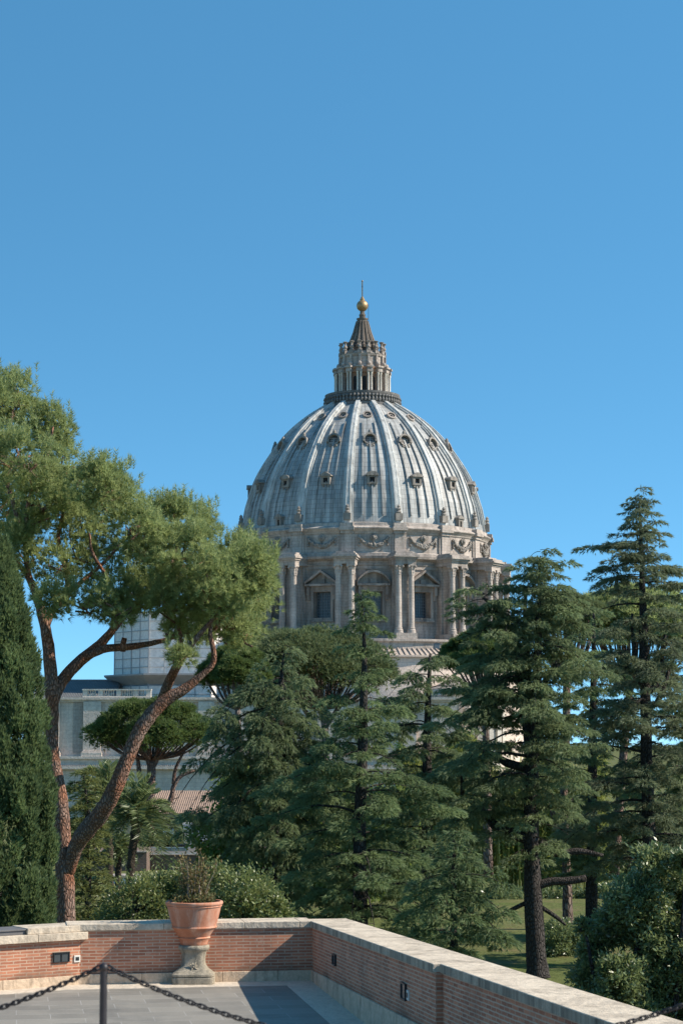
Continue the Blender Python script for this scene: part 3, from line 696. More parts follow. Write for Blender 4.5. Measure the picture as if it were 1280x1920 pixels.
mb = MB(); mb.lathe([(296 * u, zr0 - .38), (296 * u, -11)], 64, (X0, Y0, 0)); mb.build('crossing_wall', M['facade'], basilica, smooth='auto')

# ---- lantern
mb = MB(); L = lambda px, py: (px * u, Zax(py))
mb.lathe([L(66, 770), L(71.5, 768), L(71.5, 763.5), L(69, 763), L(69, 748), L(70.5, 747), L(71, 743), L(66, 742.5), L(66, 750), L(40, 751)], 64, (X0, Y0, 0))
lantern = mb.build('lantern', M['gallery_stone'], basilica, smooth='auto')
for a in [4.0 + 5.625 * k for k in range(-16, 17)]:   # carved balusters of the gallery
    f = frame(a, 69 * u, 0); mb = MB(); z0, z1 = Zax(762), Zax(748)
    mb.lathe([(.25, z0), (.42, z0 + .5), (.2, z0 + 1.0), (.4, z0 + 1.3), (.18, z1)], 6, f(0, .25, 0)); fbox(mb, f, -.55, .55, -.2, .28, z1 - .35, z1)
    mb.build('gallery_baluster', M['gallery_stone'], lantern)
mb = MB(); mb.lathe([L(43, 752), L(43, 706), L(46, 705), L(46, 699), L(47.5, 698), L(47.5, 694.5), L(42.5, 693.5)], 64, (X0, Y0, 0))
mb.build('lantern_core', M['warm_stone'], lantern, smooth='auto')
mb = MB(); mb.lathe([L(43.5, 694), L(42.5, 690), L(41, 689), L(41, 674), L(43, 673), L(44.5, 669), L(43, 668), L(40, 667), L(40, 664.5), L(26, 664)], 64, (X0, Y0, 0))
mb.build('lantern_attic', M['travertine_far'], lantern, smooth='auto')
for a in BAYS:
    if abs(a) > 95: continue
    f = frame(a, 43 * u, 0); z0, z1 = Zax(750), Zax(712); mb = MB(); hw = 3.4 * u
    pts = [(-hw, z0), (hw, z0), (hw, z1 - hw)] + [(x, z1 - hw + z) for x, z in arc_pts(hw, hw, 8)] + [(-hw, z1 - hw)]
    mb.prism([f(x, .1, z) for x, z in pts], f(0, -.3, 0) - f(0, 0, 0)); mb.build('lantern_window', M['opening'], lantern)
for a in RIBS:
    if abs(a) > 105: continue
    f = frame(a, 0, 0); mb = MB(); z0, z1 = Zax(750), Zax(705)
    fbox(mb, f, -2.6 * u, 2.6 * u, 42 * u, 49 * u, z0, z1); fbox(mb, f, -5.4 * u, 5.4 * u, 42 * u, 54.5 * u, z1, z1 + .65); fbox(mb, f, -5.0 * u, 5.0 * u, 42 * u, 53.5 * u, z1 + .65, z1 + 1.0)
    fbox(mb, f, -6.4 * u, 6.4 * u, 42 * u, 56.5 * u, z1 + 1.0, z1 + 1.4); fbox(mb, f, -5.6 * u, 5.6 * u, 42 * u, 54 * u, z0 - .3, z0 + .45)
    fbox(mb, f, -3 * u, 3 * u, 40 * u, 46 * u, z1 + 1.4, z1 + 2.6); fbox(mb, f, -2 * u, 2 * u, 40 * u, 45 * u, z1 + 2.6, Zax(671))     # scroll
    mb.ball(f(0, 46 * u, z1 + 2.1), .5, 5)
    mb.build('lantern_pier', M['travertine_far'], lantern)
    for sx in (-1, 1):
        mb = MB(); c = f(sx * 3.2 * u, 51.5 * u, 0); c[2] = 0; r = 1.75 * u
        mb.lathe([(r * 1.35, z0), (r * 1.3, z0 + .3), (r, z0 + .45), (r * .9, z1 - .75), (r * 1.05, z1 - .65), (r * 1.35, z1 - .1), (r * 1.35, z1)], 12, c)
        mb.build('lantern_column', M['white_stone'], lantern, smooth='auto')
for a in RIBS:                                        # candelabra on the parapet
    if abs(a) > 105: continue
    f = frame(a, 41 * u, 0); z0 = Zax(669); mb = MB(); h = Zax(645) - z0
    fbox(mb, f, -.5, .5, -.5, .5, z0, z0 + h * .22)
    mb.lathe([(.42, h * .22), (.55, h * .3), (.3, h * .36), (.5, h * .5), (.42, h * .6), (.22, h * .66), (.3, h * .8), (.55, h * .9), (.62, h * .94), (.3, h * .97), (.1, h)], 9, f(0, 0, z0))
    mb.build('candelabrum', M['travertine_trim'], lantern)
mb = MB()
mb.lathe([L(27, 668), L(26.5, 656), L(24, 650), L(19, 637), L(15, 625), L(11.7, 612), L(9.6, 603), L(9.2, 601.5), L(11, 599), L(11, 597.5), L(5.8, 597), L(5.6, 593), L(6.2, 592), L(6.2, 590), L(4.6, 589), L(4.2, 584), L(3, 582)], 40, (X0, Y0, 0))
for a in [4.0 + 22.5 * k for k in range(16)]:         # spire ridges
    pts = [P(r * u + .12, a, Zax(y)) for r, y in ((26, 656), (19, 637), (15, 625), (11.7, 612), (9.6, 603))]
    mb.tube(pts, [.48, .4, .32, .26, .2], 6)
    mb.lathe([(.5, 0), (.62, .6), (.3, 1.0), (.4, 1.4), (.05, 1.8)], 7, P(27 * u, a, Zax(656)))
mb.build('spire', M['spire_stone'], lantern, smooth='auto')
mb = MB(); mb.ball((X0, Y0, Zax(573.5)), 11 * u, 16); mb.build('gilded_ball', M['gold'], lantern, smooth=True)
mb = MB(); mb.lathe([L(4.5, 564), L(4.6, 560.5), L(2.5, 559.5), L(2.6, 557), L(1, 556)], 14, (X0, Y0, 0))
zc0, zc1 = Zax(557), Zax(527)
mb.box(X0 - .13, X0 + .13, Y0 - .16, Y0 + .16, zc0, zc1); zm = zc0 + (zc1 - zc0) * .66
mb.box(X0 - .12, X0 + .12, Y0 - 1.3, Y0 - .17, zm - .16, zm + .16); mb.box(X0 - .12, X0 + .12, Y0 + .17, Y0 + 1.3, zm - .16, zm + .16)
mb.ball((X0, Y0, zc1), .22, 5)
mb.build('cross', M['gold'], lantern)
mb = MB(); mb.tube([(X0 + 11.5 * u, Y0 - .5, Zax(612)), (X0 + 11.5 * u, Y0 - .5, Zax(571))], .05, 6); mb.build('lightning_rod', M['iron'], lantern)

# ---- transept wall on the left, balustrade, grey roof, lit apse on the right
FY = 402.0
fz = lambda py: at(640, py, FY)[2]; fx = lambda px: at(px, 1385, FY)[0]; fm = mpp(FY)
mb = MB()
mb.box(fx(60), fx(856), FY, FY + 14, fz(1418), fz(1312))
mb.box(fx(60), fx(856), FY - 1.1, FY + 14, fz(1312), fz(1307.5)); mb.box(fx(60), fx(856), FY - .5, FY + 13, fz(1316), fz(1312))
mb.box(fx(60), fx(860), FY - 1.5, FY + 14, fz(1423), fz(1418)); mb.box(fx(60), fx(858), FY - .9, FY + 14, fz(1436), fz(1423))
mb.box(fx(60), fx(858), FY - 1.6, FY + 14, fz(1442), fz(1436)); mb.box(fx(60), fx(856), FY - .4, FY + 14, -13, fz(1442))
for k in range(220): mb.box(fx(60 + 3.6 * k), fx(61.9 + 3.6 * k), FY - 1.35, FY - .9, fz(1436), fz(1433.5))
wall = mb.build('transept_wall', M['facade'], basilica)
for x0, x1 in ((157, 190), (85, 112), (232, 262), (300, 330), (372, 402), (446, 476), (520, 550), (596, 626), (672, 702), (750, 780)):
    mb = MB(); mb.box(fx(x0), fx(x1), FY - .9, FY - .004, fz(1414), fz(1316)); mb.box(fx(x0 - 3), fx(x1 + 3), FY - 1.4, FY - .004, fz(1418), fz(1411)); mb.box(fx(x0 - 1.5), fx(x1 + 1.5), FY - 1.15, FY - .004, fz(1411), fz(1408))
    mb.build('pilaster', M['facade'], wall)
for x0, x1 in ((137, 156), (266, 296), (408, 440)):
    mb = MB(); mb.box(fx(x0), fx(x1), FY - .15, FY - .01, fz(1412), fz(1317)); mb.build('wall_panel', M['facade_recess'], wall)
mb = MB()
mb.box(fx(155), fx(283), FY - .6, FY + .5, fz(1307.4), fz(1305.2)); mb.box(fx(154), fx(284), FY - .7, FY + .6, fz(1294.5), fz(1292))
for x0 in (155, 184, 218, 250, 274): mb.box(fx(x0), fx(x0 + 9), FY - .55, FY + .45, fz(1305.2), fz(1294.5))
x = 165.0
while x < 274:
    if not any(x0 - 2 < x < x0 + 11 for x0 in (184, 218, 250, 274)):
        c = (fx(x), FY - .05, 0); z0, z1 = fz(1305.2), fz(1294.5); h = z1 - z0
        mb.lathe([(.16, z0), (.13, z0 + .1 * h), (.2, z0 + .35 * h), (.1, z0 + .7 * h), (.16, z1)], 6, c)
    x += 4.3
mb.build('balustrade', M['white_stone'], wall)
RY = 424.0
rz = lambda py: at(640, py, RY)[2]; rx = lambda px: at(px, 1385, RY)[0]
mb = MB(); z0, z1 = rz(1309), rz(1274)
mb.prism([(rx(60), RY, z0), (rx(60), RY + 12, z1), (rx(60), RY + 24, z0)], (rx(214) - rx(60), 0, 0))
for k in range(48):
    xx = rx(60 + k * 3.2); mb.hexa([(xx + dx, y, z + dz) for dz in (-.1, .22) for (y, z) in ((RY, z0), (RY + 12, z1)) for dx in (-.1, .1)])
mb.box(rx(60), rx(214), RY + 11.7, RY + 12.3, z1 - .1, z1 + .35)
mb.build('nave_roof', M['slate_roof'], basilica)
AY = 424.0; am = mpp(AY); c = at(872, 1385, AY); az_ = lambda py: at(640, py, AY)[2]
mb = MB(); rr = 66 * am
mb.lathe([(rr, -13), (rr, az_(1405)), (rr + .5, az_(1404)), (rr + .6, az_(1398)), (rr, az_(1397)), (rr, az_(1318)), (rr + .5, az_(1316)), (rr + .9, az_(1306)), (rr + 1.1, az_(1304)), (rr + .2, az_(1302)), (rr, az_(1300)), (rr - .2, az_(1291))], 64, (c[0], c[1], 0))
apse = mb.build('apse', M['white_stone'], basilica, smooth='auto')
mb = MB(); mb.lathe([(rr + .1, az_(1292)), (rr * .5, az_(1274)), (.1, az_(1266))], 48, (c[0], c[1], 0)); mb.build('apse_roof', M['pale_tile'], apse)
for k in range(-4, 5):
    a = k * 19.0; xx = np.array([math.cos(R_(a)), math.sin(R_(a)), 0]); yy = np.array([math.sin(R_(a)), -math.cos(R_(a)), 0]); o = np.array([c[0], c[1], 0]) + yy * rr
    f = lambda x, y, z: o + xx * x + yy * y + np.array([0, 0, z]); mb = MB()
    fbox(mb, f, -.9, .9, -.4, .12, az_(1372), az_(1340)); mb.build('apse_window', M['window_glass'], apse)
    mb = MB(); fbox(mb, f, 2.0, 3.1, -.3, .4, az_(1397), az_(1318)); mb.build('apse_pilaster', M['white_stone'], apse)

# ---- scaffolding round the minor dome
SY = 432.0
sz = lambda py: at(640, py, SY)[2]; sx_ = lambda px: at(px, 1385, SY)[0]
scx = at(325, 1385, SY); scaff = empty('scaffolding', (scx[0], SY + 9, sz(1385)), 'pale grey netted scaffolding tower wrapped round a small dome left of the great dome', 'scaffolding')
oct_ = [(208, 6), (283, -6), (398, -6), (446, 6), (446, 26), (380, 36), (270, 36), (208, 26)]
oc = [(sx_(px), SY + dy) for px, dy in oct_]
mb = MB(); n = 8
mb.prism([(x, y, sz(1268)) for x, y in oc], (0, 0, sz(1150) - sz(1268)))
net = mb.build('netting', M['netting'], scaff)
mb = MB(); mb.prism([(x, y, sz(1316)) for x, y in oc], (0, 0, sz(1287) - sz(1316))); mb.build('lower_netting', M['netting'], scaff)
mb = MB(); cxm = sx_(327)
def grow(k): return [(cxm + (x - cxm) * k, SY + 14 + (y - SY - 14) * k) for x, y in oc]
a_, b_ = grow(1.0), grow(1.16)
for (zi, zo, th) in ((sz(1285), sz(1268), .35),):
    for i in range(8):
        j = (i + 1) % 8
        mb.hexa([(*a_[i], zi), (*a_[j], zi), (*b_[i], zo), (*b_[j], zo), (*a_[i], zi + th), (*a_[j], zi + th), (*b_[i], zo + th), (*b_[j], zo + th)])
mb.build('catch_deck', M['scaffold_deck'], scaff)
mb = MB()
for i in range(8):
    p, q = np.array(oc[i]), np.array(oc[(i + 1) % 8]); ln = np.linalg.norm(q - p); d = (q - p) / ln; nn_ = np.array([d[1], -d[0]])
    k = max(2, int(ln / 3.2))
    for j in range(k + 1):
        b = p + d * ln * j / k + nn_ * .12
        mb.tube([(b[0], b[1], sz(1316)), (b[0], b[1], sz(1148))], .075 if j % 2 else .11, 5)
    for py in np.arange(1150, 1314, 17.0):
        if 1262 < py < 1288: continue
        a2, b2 = p + nn_ * .13, q + nn_ * .13
        mb.tube([(*a2, sz(py)), (*b2, sz(py))], .07, 5)
mb.build('scaffold_poles', M['scaffold_pole'], scaff)

# ================================================================== ground
def ground_z(y): return float(np.interp(y, [0, 110, 180, 400, 700, 4000], [-5, -5, -7.5, -12, -13, -13]))
mb = MB(); ys = [-60, 0, 40, 80, 110, 130, 150, 180, 240, 320, 400, 550, 700, 1500, 4000]; v = []
xs = [-3000, -600, -120, 0, 120, 600, 3000]
for y in ys:
    for x in xs: v.append((x, y, ground_z(y)))
mb.add(v, [(j * 7 + i, j * 7 + i + 1, (j + 1) * 7 + i + 1, (j + 1) * 7 + i) for j in range(len(ys) - 1) for i in range(6)])
tag(mb.build('lawn', M['grass']), kind='structure')

# ================================================================== terrace
K = floor_pt(585, 1838)                                   # inner far corner at floor level
ang = math.atan2(.9865, .1638)                            # the right parapet runs along this heading away from the camera
RU = np.array([.9865, .1638, 0]); RV = np.array([.1638, -.9865, 0])     # along the far wall to the right, along the right wall to the camera
TC = .95
def loc2(px, py, z, base=K):                              # wall coordinates (right, towards camera) of a pixel at height z
    p = floor_pt(px, py, z) - base; return p.dot(RU), p.dot(RV)
rot_t = (0, 0, math.atan2(RU[1], RU[0]))
mb = MB(); mb.box(-14, .9, -26.0, .9, -5.4, 0)            # local x = right, y = away from the camera
tag(mb.build('terrace_floor', M['paving'], loc=(K[0], K[1], 0), rot=rot_t), kind='structure')
bw = -loc2(545, 1839, 0)[0] + 0.0
b1 = .50; b2 = .62
mb = MB(); mb.box(-b1, -.001, -26, -.001, -.02, .004); mb.box(-4.0, -b1 - .006, -b2, -.001, -.02, .004)
tag(mb.build('paving_border', M['border_stone'], loc=(K[0], K[1], 0), rot=rot_t), kind='structure')

def wall_thing(name, label, loc, rz): return empty(name, loc, label, 'wall', None, rz)
# far parapet: local x along the wall to the right, y outward
BT, CB = .165, .845                                       # top of the plinth, underside of the coping
far = wall_thing('brick_parapet', 'low red brick parapet with a pale stone coping behind the terracotta pot', (K[0], K[1], 0), math.atan2(RU[1], RU[0]))
B0 = floor_pt(159, 1846); fl = (B0 - K).dot(RU)
def parapet(root, x0, x1, y0, joints, cw=.66, over=.035, ends=True, ctop=TC):
    mb = MB(); mb.box(x0, x1, y0, y0 + .52, BT - .01, CB + .01); mb.build('brickwork', M['brick'], root, local=True)
    mb = MB(); xs_ = [x0] + joints + [x1]
    for a, b in zip(xs_[:-1], xs_[1:]): mb.box(a + .0025, b - .0025, y0 - .03, y0 + .5, -.05, BT)
    mb.build('plinth', M['base_stone'], root, local=True, bevel=.006)
    mb = MB(); xs_ = [x0] + [j + .35 for j in joints if j + .35 < x1 - .2] + [x1]
    for a, b in zip(xs_[:-1], xs_[1:]): mb.box(a + .002, b - .002, y0 - over, y0 - over + cw, CB, ctop)
    mb.build('coping', M['coping'], root, local=True, bevel=.009)
parapet(far, fl - .3, -.0, 0.0, [fl + .9, fl + 2.2, fl + 3.1])
# right parapet: local x towards the camera, y outward (to the right); level while the paving falls gently towards the camera
rl = wall_thing('brick_side_parapet', 'long red brick parapet with a wide weathered coping running along the right of the terrace', (K[0], K[1], 0), math.atan2(RV[1], RV[0]))
KS = .037
L1 = 5.0
for _ in range(6): L1 = loc2(814.5, 1807, TC + KS * L1)[1]
def ramp_box(mb, x0, x1, y0, y1, z0, z1, s0=1.0, s1=1.0):
    mb.hexa([(x, y, z + KS * x * s) for z, s in ((z0, s0), (z1, s1)) for y in (y0, y1) for x in (x0, x1)])
def side_run(x0, x1, y0, joints, pl, outer):
    mb = MB(); ramp_box(mb, x0, x1, y0, .52, BT - .01, CB + .01); o = mb.build('brickwork', M['brick'], rl, local=True)
    uvl = o.data.uv_layers[0].data
    for lp in o.data.loops:
        c = o.data.vertices[lp.vertex_index].co; u_ = uvl[lp.index].uv; u_[1] = u_[1] - KS * c.x if abs(u_[1] - c.z) < 1e-5 else u_[1]
    mb = MB(); xs_ = [x0] + pl + [x1]
    for a, b in zip(xs_[:-1], xs_[1:]): ramp_box(mb, a + .0025, b - .0025, y0 - .03, .5, -.05, BT, 0.0, 1.0)
    mb.build('plinth', M['base_stone'], rl, local=True, bevel=.006)
    mb = MB(); xs_ = [x0] + joints + [x1]
    for a, b in zip(xs_[:-1], xs_[1:]): ramp_box(mb, a + .002, b - .002, y0 - .035, outer, CB, TC)
    mb.build('coping', M['coping'], rl, local=True, bevel=.009)
    mb = MB(); ramp_box(mb, x0 + .012, x1 - .012, y0 - .040, y0 - .0355, CB + .006, TC - .008); mb.build('stained_face', M['coping_face'], rl, local=True)
side_run(-.6, L1, 0.0, [1.75, 3.4], [1.4, 3.1], .665)
NB = .085
side_run(L1 + .001, L1 + 17, NB, [L1 + 1.75 * k for k in range(1, 9)], [L1 + 2.5 * k for k in range(1, 6)], .668)
# left wall, angled towards the camera
e2 = floor_pt(0, 1858); dl = B0 - e2; lang = math.atan2(dl[1], dl[0]); ll = 4.5
lw = wall_thing('brick_side_wall', 'angled brick wall with a two-step pale coping and a dark lamp at the left edge of the terrace', (B0[0], B0[1], 0), lang)
mb = MB(); mb.box(-ll, 0, 0, .5, .15, .72); mb.build('brickwork', M['brick'], lw, local=True)
mb = MB()
for a, b in ((-ll, -2.9), (-2.9, -1.42), (-1.42, .0)): mb.box(a + .002, b - .002, -.02, .48, -.05, .155)
mb.build('plinth', M['base_stone'], lw, local=True, bevel=.006)
mb = MB()
for a, b in ((-ll, -2.6), (-2.6, -.86), (-.86, .012)): mb.box(a + .002, b - .002, -.09, .5, .715, .835)
mb.build('coping', M['coping'], lw, local=True, bevel=.008)
mb = MB(); mb.box(-1.02, .01, -.03, .56, .837, .935); mb.build('coping_slab', M['coping'], lw, local=True, bevel=.008)
mb = MB(); mb.box(-ll, -1.04, .02, .52, .837, .90); mb.box(-ll, -1.03, .0, .54, .90, .925); mb.build('flashing', M['grey_flashing'], lw, local=True, bevel=.004)

mb = MB(); mb.box(-ll, .02, -.46, -.021, -.02, .009); tag(mb.build('paving_border', M['border_stone'], loc=(B0[0], B0[1], 0), rot=(0, 0, lang)), kind='structure')

# wall lamps and sockets
def place_on(wall_org, axis_x, axis_y, px, py, y0):
    """wall coordinates (x, z) where the pixel's ray meets the wall face at local y = y0"""
    r = ray(px, py); n = axis_y; t = (wall_org + n * y0 - CAM).dot(n) / r.dot(n); p = CAM + r * t
    return (p - wall_org).dot(axis_x), p[2], p
def lamp(name, wall_root, ax, ay, px, py, y0, w_, h_, label, double=False):
    x, z, p = place_on(np.array(wall_root.location), ax, ay, px, py, y0)
    e = empty(name, tuple(p), label, 'wall lamp', 'lamps set into the brick walls', math.atan2(ax[1], ax[0]))
    mb = MB(); t = .012
    for a in ((-w_, w_, -h_, -h_ + t), (-w_, w_, h_ - t, h_), (-w_, -w_ + t, -h_ + t, h_ - t), (w_ - t, w_, -h_ + t, h_ - t)): mb.box(a[0], a[1], -.032, .02, a[2], a[3])
    if double: mb.box(-.005, .005, -.03, .02, -h_ + t, h_ - t)
    mb.box(-w_ - .006, w_ + .006, -.036, .02, h_, h_ + .008)
    mb.build('housing', M['lamp_black'], e, local=True)
    mb = MB(); mb.box(-w_ + t, w_ - t, -.016, .01, -h_ + t, h_ - t); mb.build('lamp_glass', M['lamp_glass'], e, local=True)
LX = np.array([math.cos(lang), math.sin(lang), 0]); LY = np.array([-math.sin(lang), math.cos(lang), 0])
RYn = RU
lamp('wall_lamp', lw, LX, LY, 115, 1795, 0.0, .14, .075, 'wide black double wall lamp on the angled brick wall at the left', True)
lamp('wall_lamp', rl, RV, RYn, 628, 1800, 0.0, .13, .078, 'small black wall lamp nearest the far corner on the right parapet')
lamp('wall_lamp', rl, RV, RYn, 758.5, 1859, 0.0, .14, .10, 'black wall lamp beside a pale socket, close to the brick pier on the right parapet')
def socket(wall_root, ax, ay, px, py, s, label):
    x, z, p = place_on(np.array(wall_root.location), ax, ay, px, py, 0.0)
    e = empty('power_socket', tuple(p), label, 'socket', 'sockets on the brick walls', math.atan2(ax[1], ax[0]))
    mb = MB(); mb.box(-s, s, -.02, .01, -s, s); mb.build('faceplate', M['socket_white'], e, local=True, bevel=.004)
    mb = MB(); mb.box(-s * .55, s * .55, -.024, -.0205, -s * .5, s * .5); mb.build('cover_flap', M['lamp_black'], e, local=True)
socket(lw, LX, LY, 144.5, 1797.5, .055, 'small pale square socket beside the double lamp on the left wall')
socket(rl, RV, RYn, 766, 1866, .06, 'small pale socket under the lamp near the pier of the right parapet')

# ================================================================== pot on its pedestal
pp = floor_pt(363, 1842)
ped = empty('stone_pedestal', (pp[0], pp[1], 0), 'lichen covered grey stone pedestal with a carved star under the terracotta pot', 'pedestal', None, .05)
mb = MB()
mb.loft([(0, .335, 9), (.012, .345, 9), (.10, .345, 9), (.112, .335, 9), (.118, .325, 9)], 64); mb.build('plinth_block', M['pedestal'], ped, smooth='auto', local=True)
mb = MB()
mb.loft([(.118, .33, 8), (.128, .345, 8), (.155, .345, 7), (.172, .325, 7), (.178, .31, 6), (.20, .285, 6), (.235, .235, 5), (.28, .205, 4), (.33, .19, 4), (.40, .19, 3.5), (.46, .20, 3), (.50, .215, 2.6), (.52, .235, 2.4), (.535, .25, 2.3), (.565, .255, 2.2), (.585, .25, 2.2), (.60, .235, 2.2), (.602, .05, 2)], 64)
mb.build('pedestal_stem', M['pedestal'], ped, smooth='auto', local=True)
mb = MB()
for k in range(8):
    q = k * math.pi / 4 + .2; L_ = .085 if k % 2 else .065
    if abs(math.sin(q) + 1) < .05: continue
    x, z = math.cos(q), math.sin(q); zc_ = .27
    y = lambda s: -.222 - .05 * max(0, -z * s) * 4 * .5
    mb.tube([(x * .01, -.222, zc_ + z * .01), (x * L_ * .5, -.228 - max(0, -z) * .02, zc_ + z * L_ * .5), (x * L_, -.218 - max(0, -z) * .055, zc_ + z * L_)], [.012, .016, .005], 6)
mb.ball((0, -.232, .27), .02, 5)
mb.build('carved_star', M['pedestal'], ped, smooth=True, local=True)
pot = empty('terracotta_pot', (pp[0], pp[1], .602), 'large terracotta pot with two raised bands and a rolled rim, on the stone pedestal', 'plant pot')
mb = MB()
mb.lathe([(.0, 0), (.215, 0), (.222, .012), (.225, .03), (.243, .085), (.258, .10), (.268, .112), (.262, .122), (.255, .13), (.285, .175), (.325, .235), (.352, .262), (.372, .275), (.372, .288), (.362, .298), (.367, .33), (.388, .40), (.41, .49), (.428, .575), (.434, .60), (.448, .608), (.45, .618),
          (.444, .624), (.452, .632), (.464, .645), (.468, .665), (.463, .683), (.448, .692), (.425, .69), (.41, .675), (.405, .64), (.395, .60)], 96)
mb.build('pot_body', M['terracotta'], pot, smooth='auto', local=True)
mb = MB(); mb.lathe([(.41, .632), (.3, .645), (.15, .655), (.01, .66)], 32); mb.build('soil', M['soil'], pot, smooth=True, local=True)
rng = np.random.default_rng(12)
shrub = empty('potted_shrub', (pp[0], pp[1], 1.25), 'half bare shrub with pale stems and dry brown leaves growing in the terracotta pot', 'plant')
mb = MB(); tips = []
for i in range(30):
    q = rng.uniform(0, 2 * math.pi); r0 = rng.uniform(.02, .16); lean = rng.uniform(.05, .42); h = rng.uniform(.25, .76)
    b = np.array([r0 * math.cos(q), r0 * math.sin(q), .0]); pts = [b]
    for k in range(1, 5):
        t = k / 4; pts.append(b + np.array([math.cos(q) * lean * t * h, math.sin(q) * lean * t * h, h * t]) + rng.normal(size=3) * .012); tips.append(pts[-1])
    mb.tube(pts, np.linspace(.009, .003, 5), 5)
for x in (.01, .055, .10):                                 # thick pale stubs in front
    mb.tube([(x, -.10, -.02), (x + .004, -.11, .15), (x - .01, -.105, .30)], [.014, .013, .008], 6)
mb.tube([(-.02, -.1, 0), (-.07, -.12, .1), (-.05, -.13, .22)], [.01, .009, .006], 6); mb.tube([(.055, -.1, .27), (.09, -.1, .31), (.10, -.1, .22)], [.009, .008, .006], 6)
mb.build('stems', M['pale_twig'], shrub, local=True)
tips = np.array(tips); n = 2400
c = tips[rng.integers(0, len(tips), n)] + rng.normal(size=(n, 3)) * .035; c[:, 2] = np.abs(c[:, 2])
low = rng.random(n) < .38; c[low] = np.stack([rng.uniform(-.33, .33, n), rng.uniform(-.33, .33, n), rng.uniform(0, .13, n)], 1)[low]
d = unit(sph(rng, n) + np.array([0, 0, .9])); V = quad_leaves(c, d, rng.uniform(.04, .085, n), rng.uniform(.02, .036, n), rng)
np_mesh('leaves', V + np.array([pp[0], pp[1], 1.25]), 4, M['dry_leaf'], shrub, np.clip(c[:, 2] * .7 - .08 + rng.normal(size=n) * .25, 0, 1))

# ================================================================== upper landing with chain barrier
CY = 6.0; cz = H - 1.7
mb = MB(); mb.box(-9, 4.5, -6, 7.0, -5.2, cz); tag(mb.build('upper_landing', M['base_stone']), kind='structure')
ptop = at(195, 1812, CY); step = 1236 * mpp(CY)
def make_post(x, label):
    e = empty('barrier_post', (x, CY, cz), label, 'bollard', 'posts of the chain barrier')
    h = ptop[2] - cz; mb = MB()
    mb.lathe([(.0125, .02), (.0118, h * .5), (.0108, h - .03), (.0108, h - .012)], 20); mb.build('post', M['iron'], e, smooth='auto', local=True)
    mb = MB(); mb.lathe([(.0108, h - .012), (.0135, h - .008), (.0135, h + .0), (.010, h + .006), (.004, h + .01), (.0, h + .011)], 20)
    for sx in (-1, 1): ring(mb, lambda x, y, z: np.array([sx * .016 + x, y, h - .004 + z]), .006, .006, .003, -.002, .002, 12)
    mb.build('cap', M['iron'], e, smooth='auto', local=True)
    mb = MB(); mb.lathe([(.0, 0), (.11, 0), (.11, .012), (.05, .022), (.014, .03)], 28); mb.build('base_plate', M['iron'], e, smooth='auto', local=True)
make_post(ptop[0], 'slim dark iron post holding up the two black chains')
make_post(ptop[0] - step, 'slim iron post at the far end of the left chain')
make_post(ptop[0] + step, 'slim iron post at the far end of the right chain')
def link_mesh(mb, c, t, s, n=10):
    """one stadium link: centre c, long axis t, wide axis s"""
    hl, hw, r = .0125, .0062, .0025
    path = [(hl * .62 + hw * math.cos(q), hw * math.sin(q)) for q in np.linspace(-math.pi / 2, math.pi / 2, 6)] + [(-hl * .62 - hw * math.cos(q), -hw * math.sin(q)) for q in np.linspace(-math.pi / 2, math.pi / 2, 6)]
    pts = [c + t * a + s * b for a, b in path]; m = len(pts); nrm_ = np.cross(t, s); v = []; k = 7
    for i in range(m):
        tt = pts[(i + 1) % m] - pts[i - 1]; tt /= np.linalg.norm(tt); b = np.cross(tt, nrm_)
        for j in range(k): q = 2 * math.pi * j / k; v.append(pts[i] + (nrm_ * math.cos(q) + b * math.sin(q)) * r)
    mb.add(v, [(i * k + j, i * k + (j + 1) % k, ((i + 1) % m) * k + (j + 1) % k, ((i + 1) % m) * k + j) for i in range(m) for j in range(k)])
def chain(x0, label):
    mb = MB(); sag = 143 * mpp(CY); t = np.linspace(0, 1, 800)
    pts = np.stack([x0 + .02 + (step - .04) * t, np.full(800, CY), ptop[2] - .006 - 4 * sag * t * (1 - t)], 1)
    s = np.concatenate([[0], np.cumsum(np.linalg.norm(np.diff(pts, axis=0), axis=1))]); pitch = .0182; n = int(s[-1] / pitch)
    for i in range(n + 1):
        q = min(s[-1], i * s[-1] / n); p = np.array([np.interp(q, s, pts[:, k]) for k in range(3)]); p2 = np.array([np.interp(min(q + .005, s[-1]), s, pts[:, k]) for k in range(3)]); p1 = np.array([np.interp(max(q - .005, 0), s, pts[:, k]) for k in range(3)])
        tg = unit(p2 - p1); up = np.cross(np.array([0, 1., 0]), tg); sd = (np.array([0, 1., 0]) * .35 + up * .94) if i % 2 == 0 else (np.array([0, 1., 0]) * .94 - up * .35)
        link_mesh(mb, p, tg, unit(sd))
    o = mb.build('barrier_chain', M['chain_iron'], smooth=True); tag(o, label, 'chain', 'chains of the barrier')
chain(ptop[0], 'black link chain sagging to the right of the iron post, rising over the coping')
chain(ptop[0] - step, 'black link chain sagging to the left of the iron post')

# ================================================================== trees
def tree_root(name, px, Y, label, cat='tree', group=None, dz=0.0):
    x = at(px, 1385, Y)[0]; return empty(name, (x, Y, ground_z(Y) + dz), label, cat, group)
def pix_path(lst, Y, dys=None):
    """[(px, py, radius px)] -> points and radii in metres at distance Y (dys: depth offsets)"""
    pts = []; rad = []
    for i, (px, py, r) in enumerate(lst):
        y = Y + (dys[i] if dys else 0.0); pts.append(at(px, py, y)); rad.append(r * mpp(y))
    return pts, rad
def smooth_path(pts, rad, n=4):
    q = catmull([np.append(p, r) for p, r in zip(pts, rad)], n); return [a[:3] for a in q], [max(.004, a[3]) for a in q]

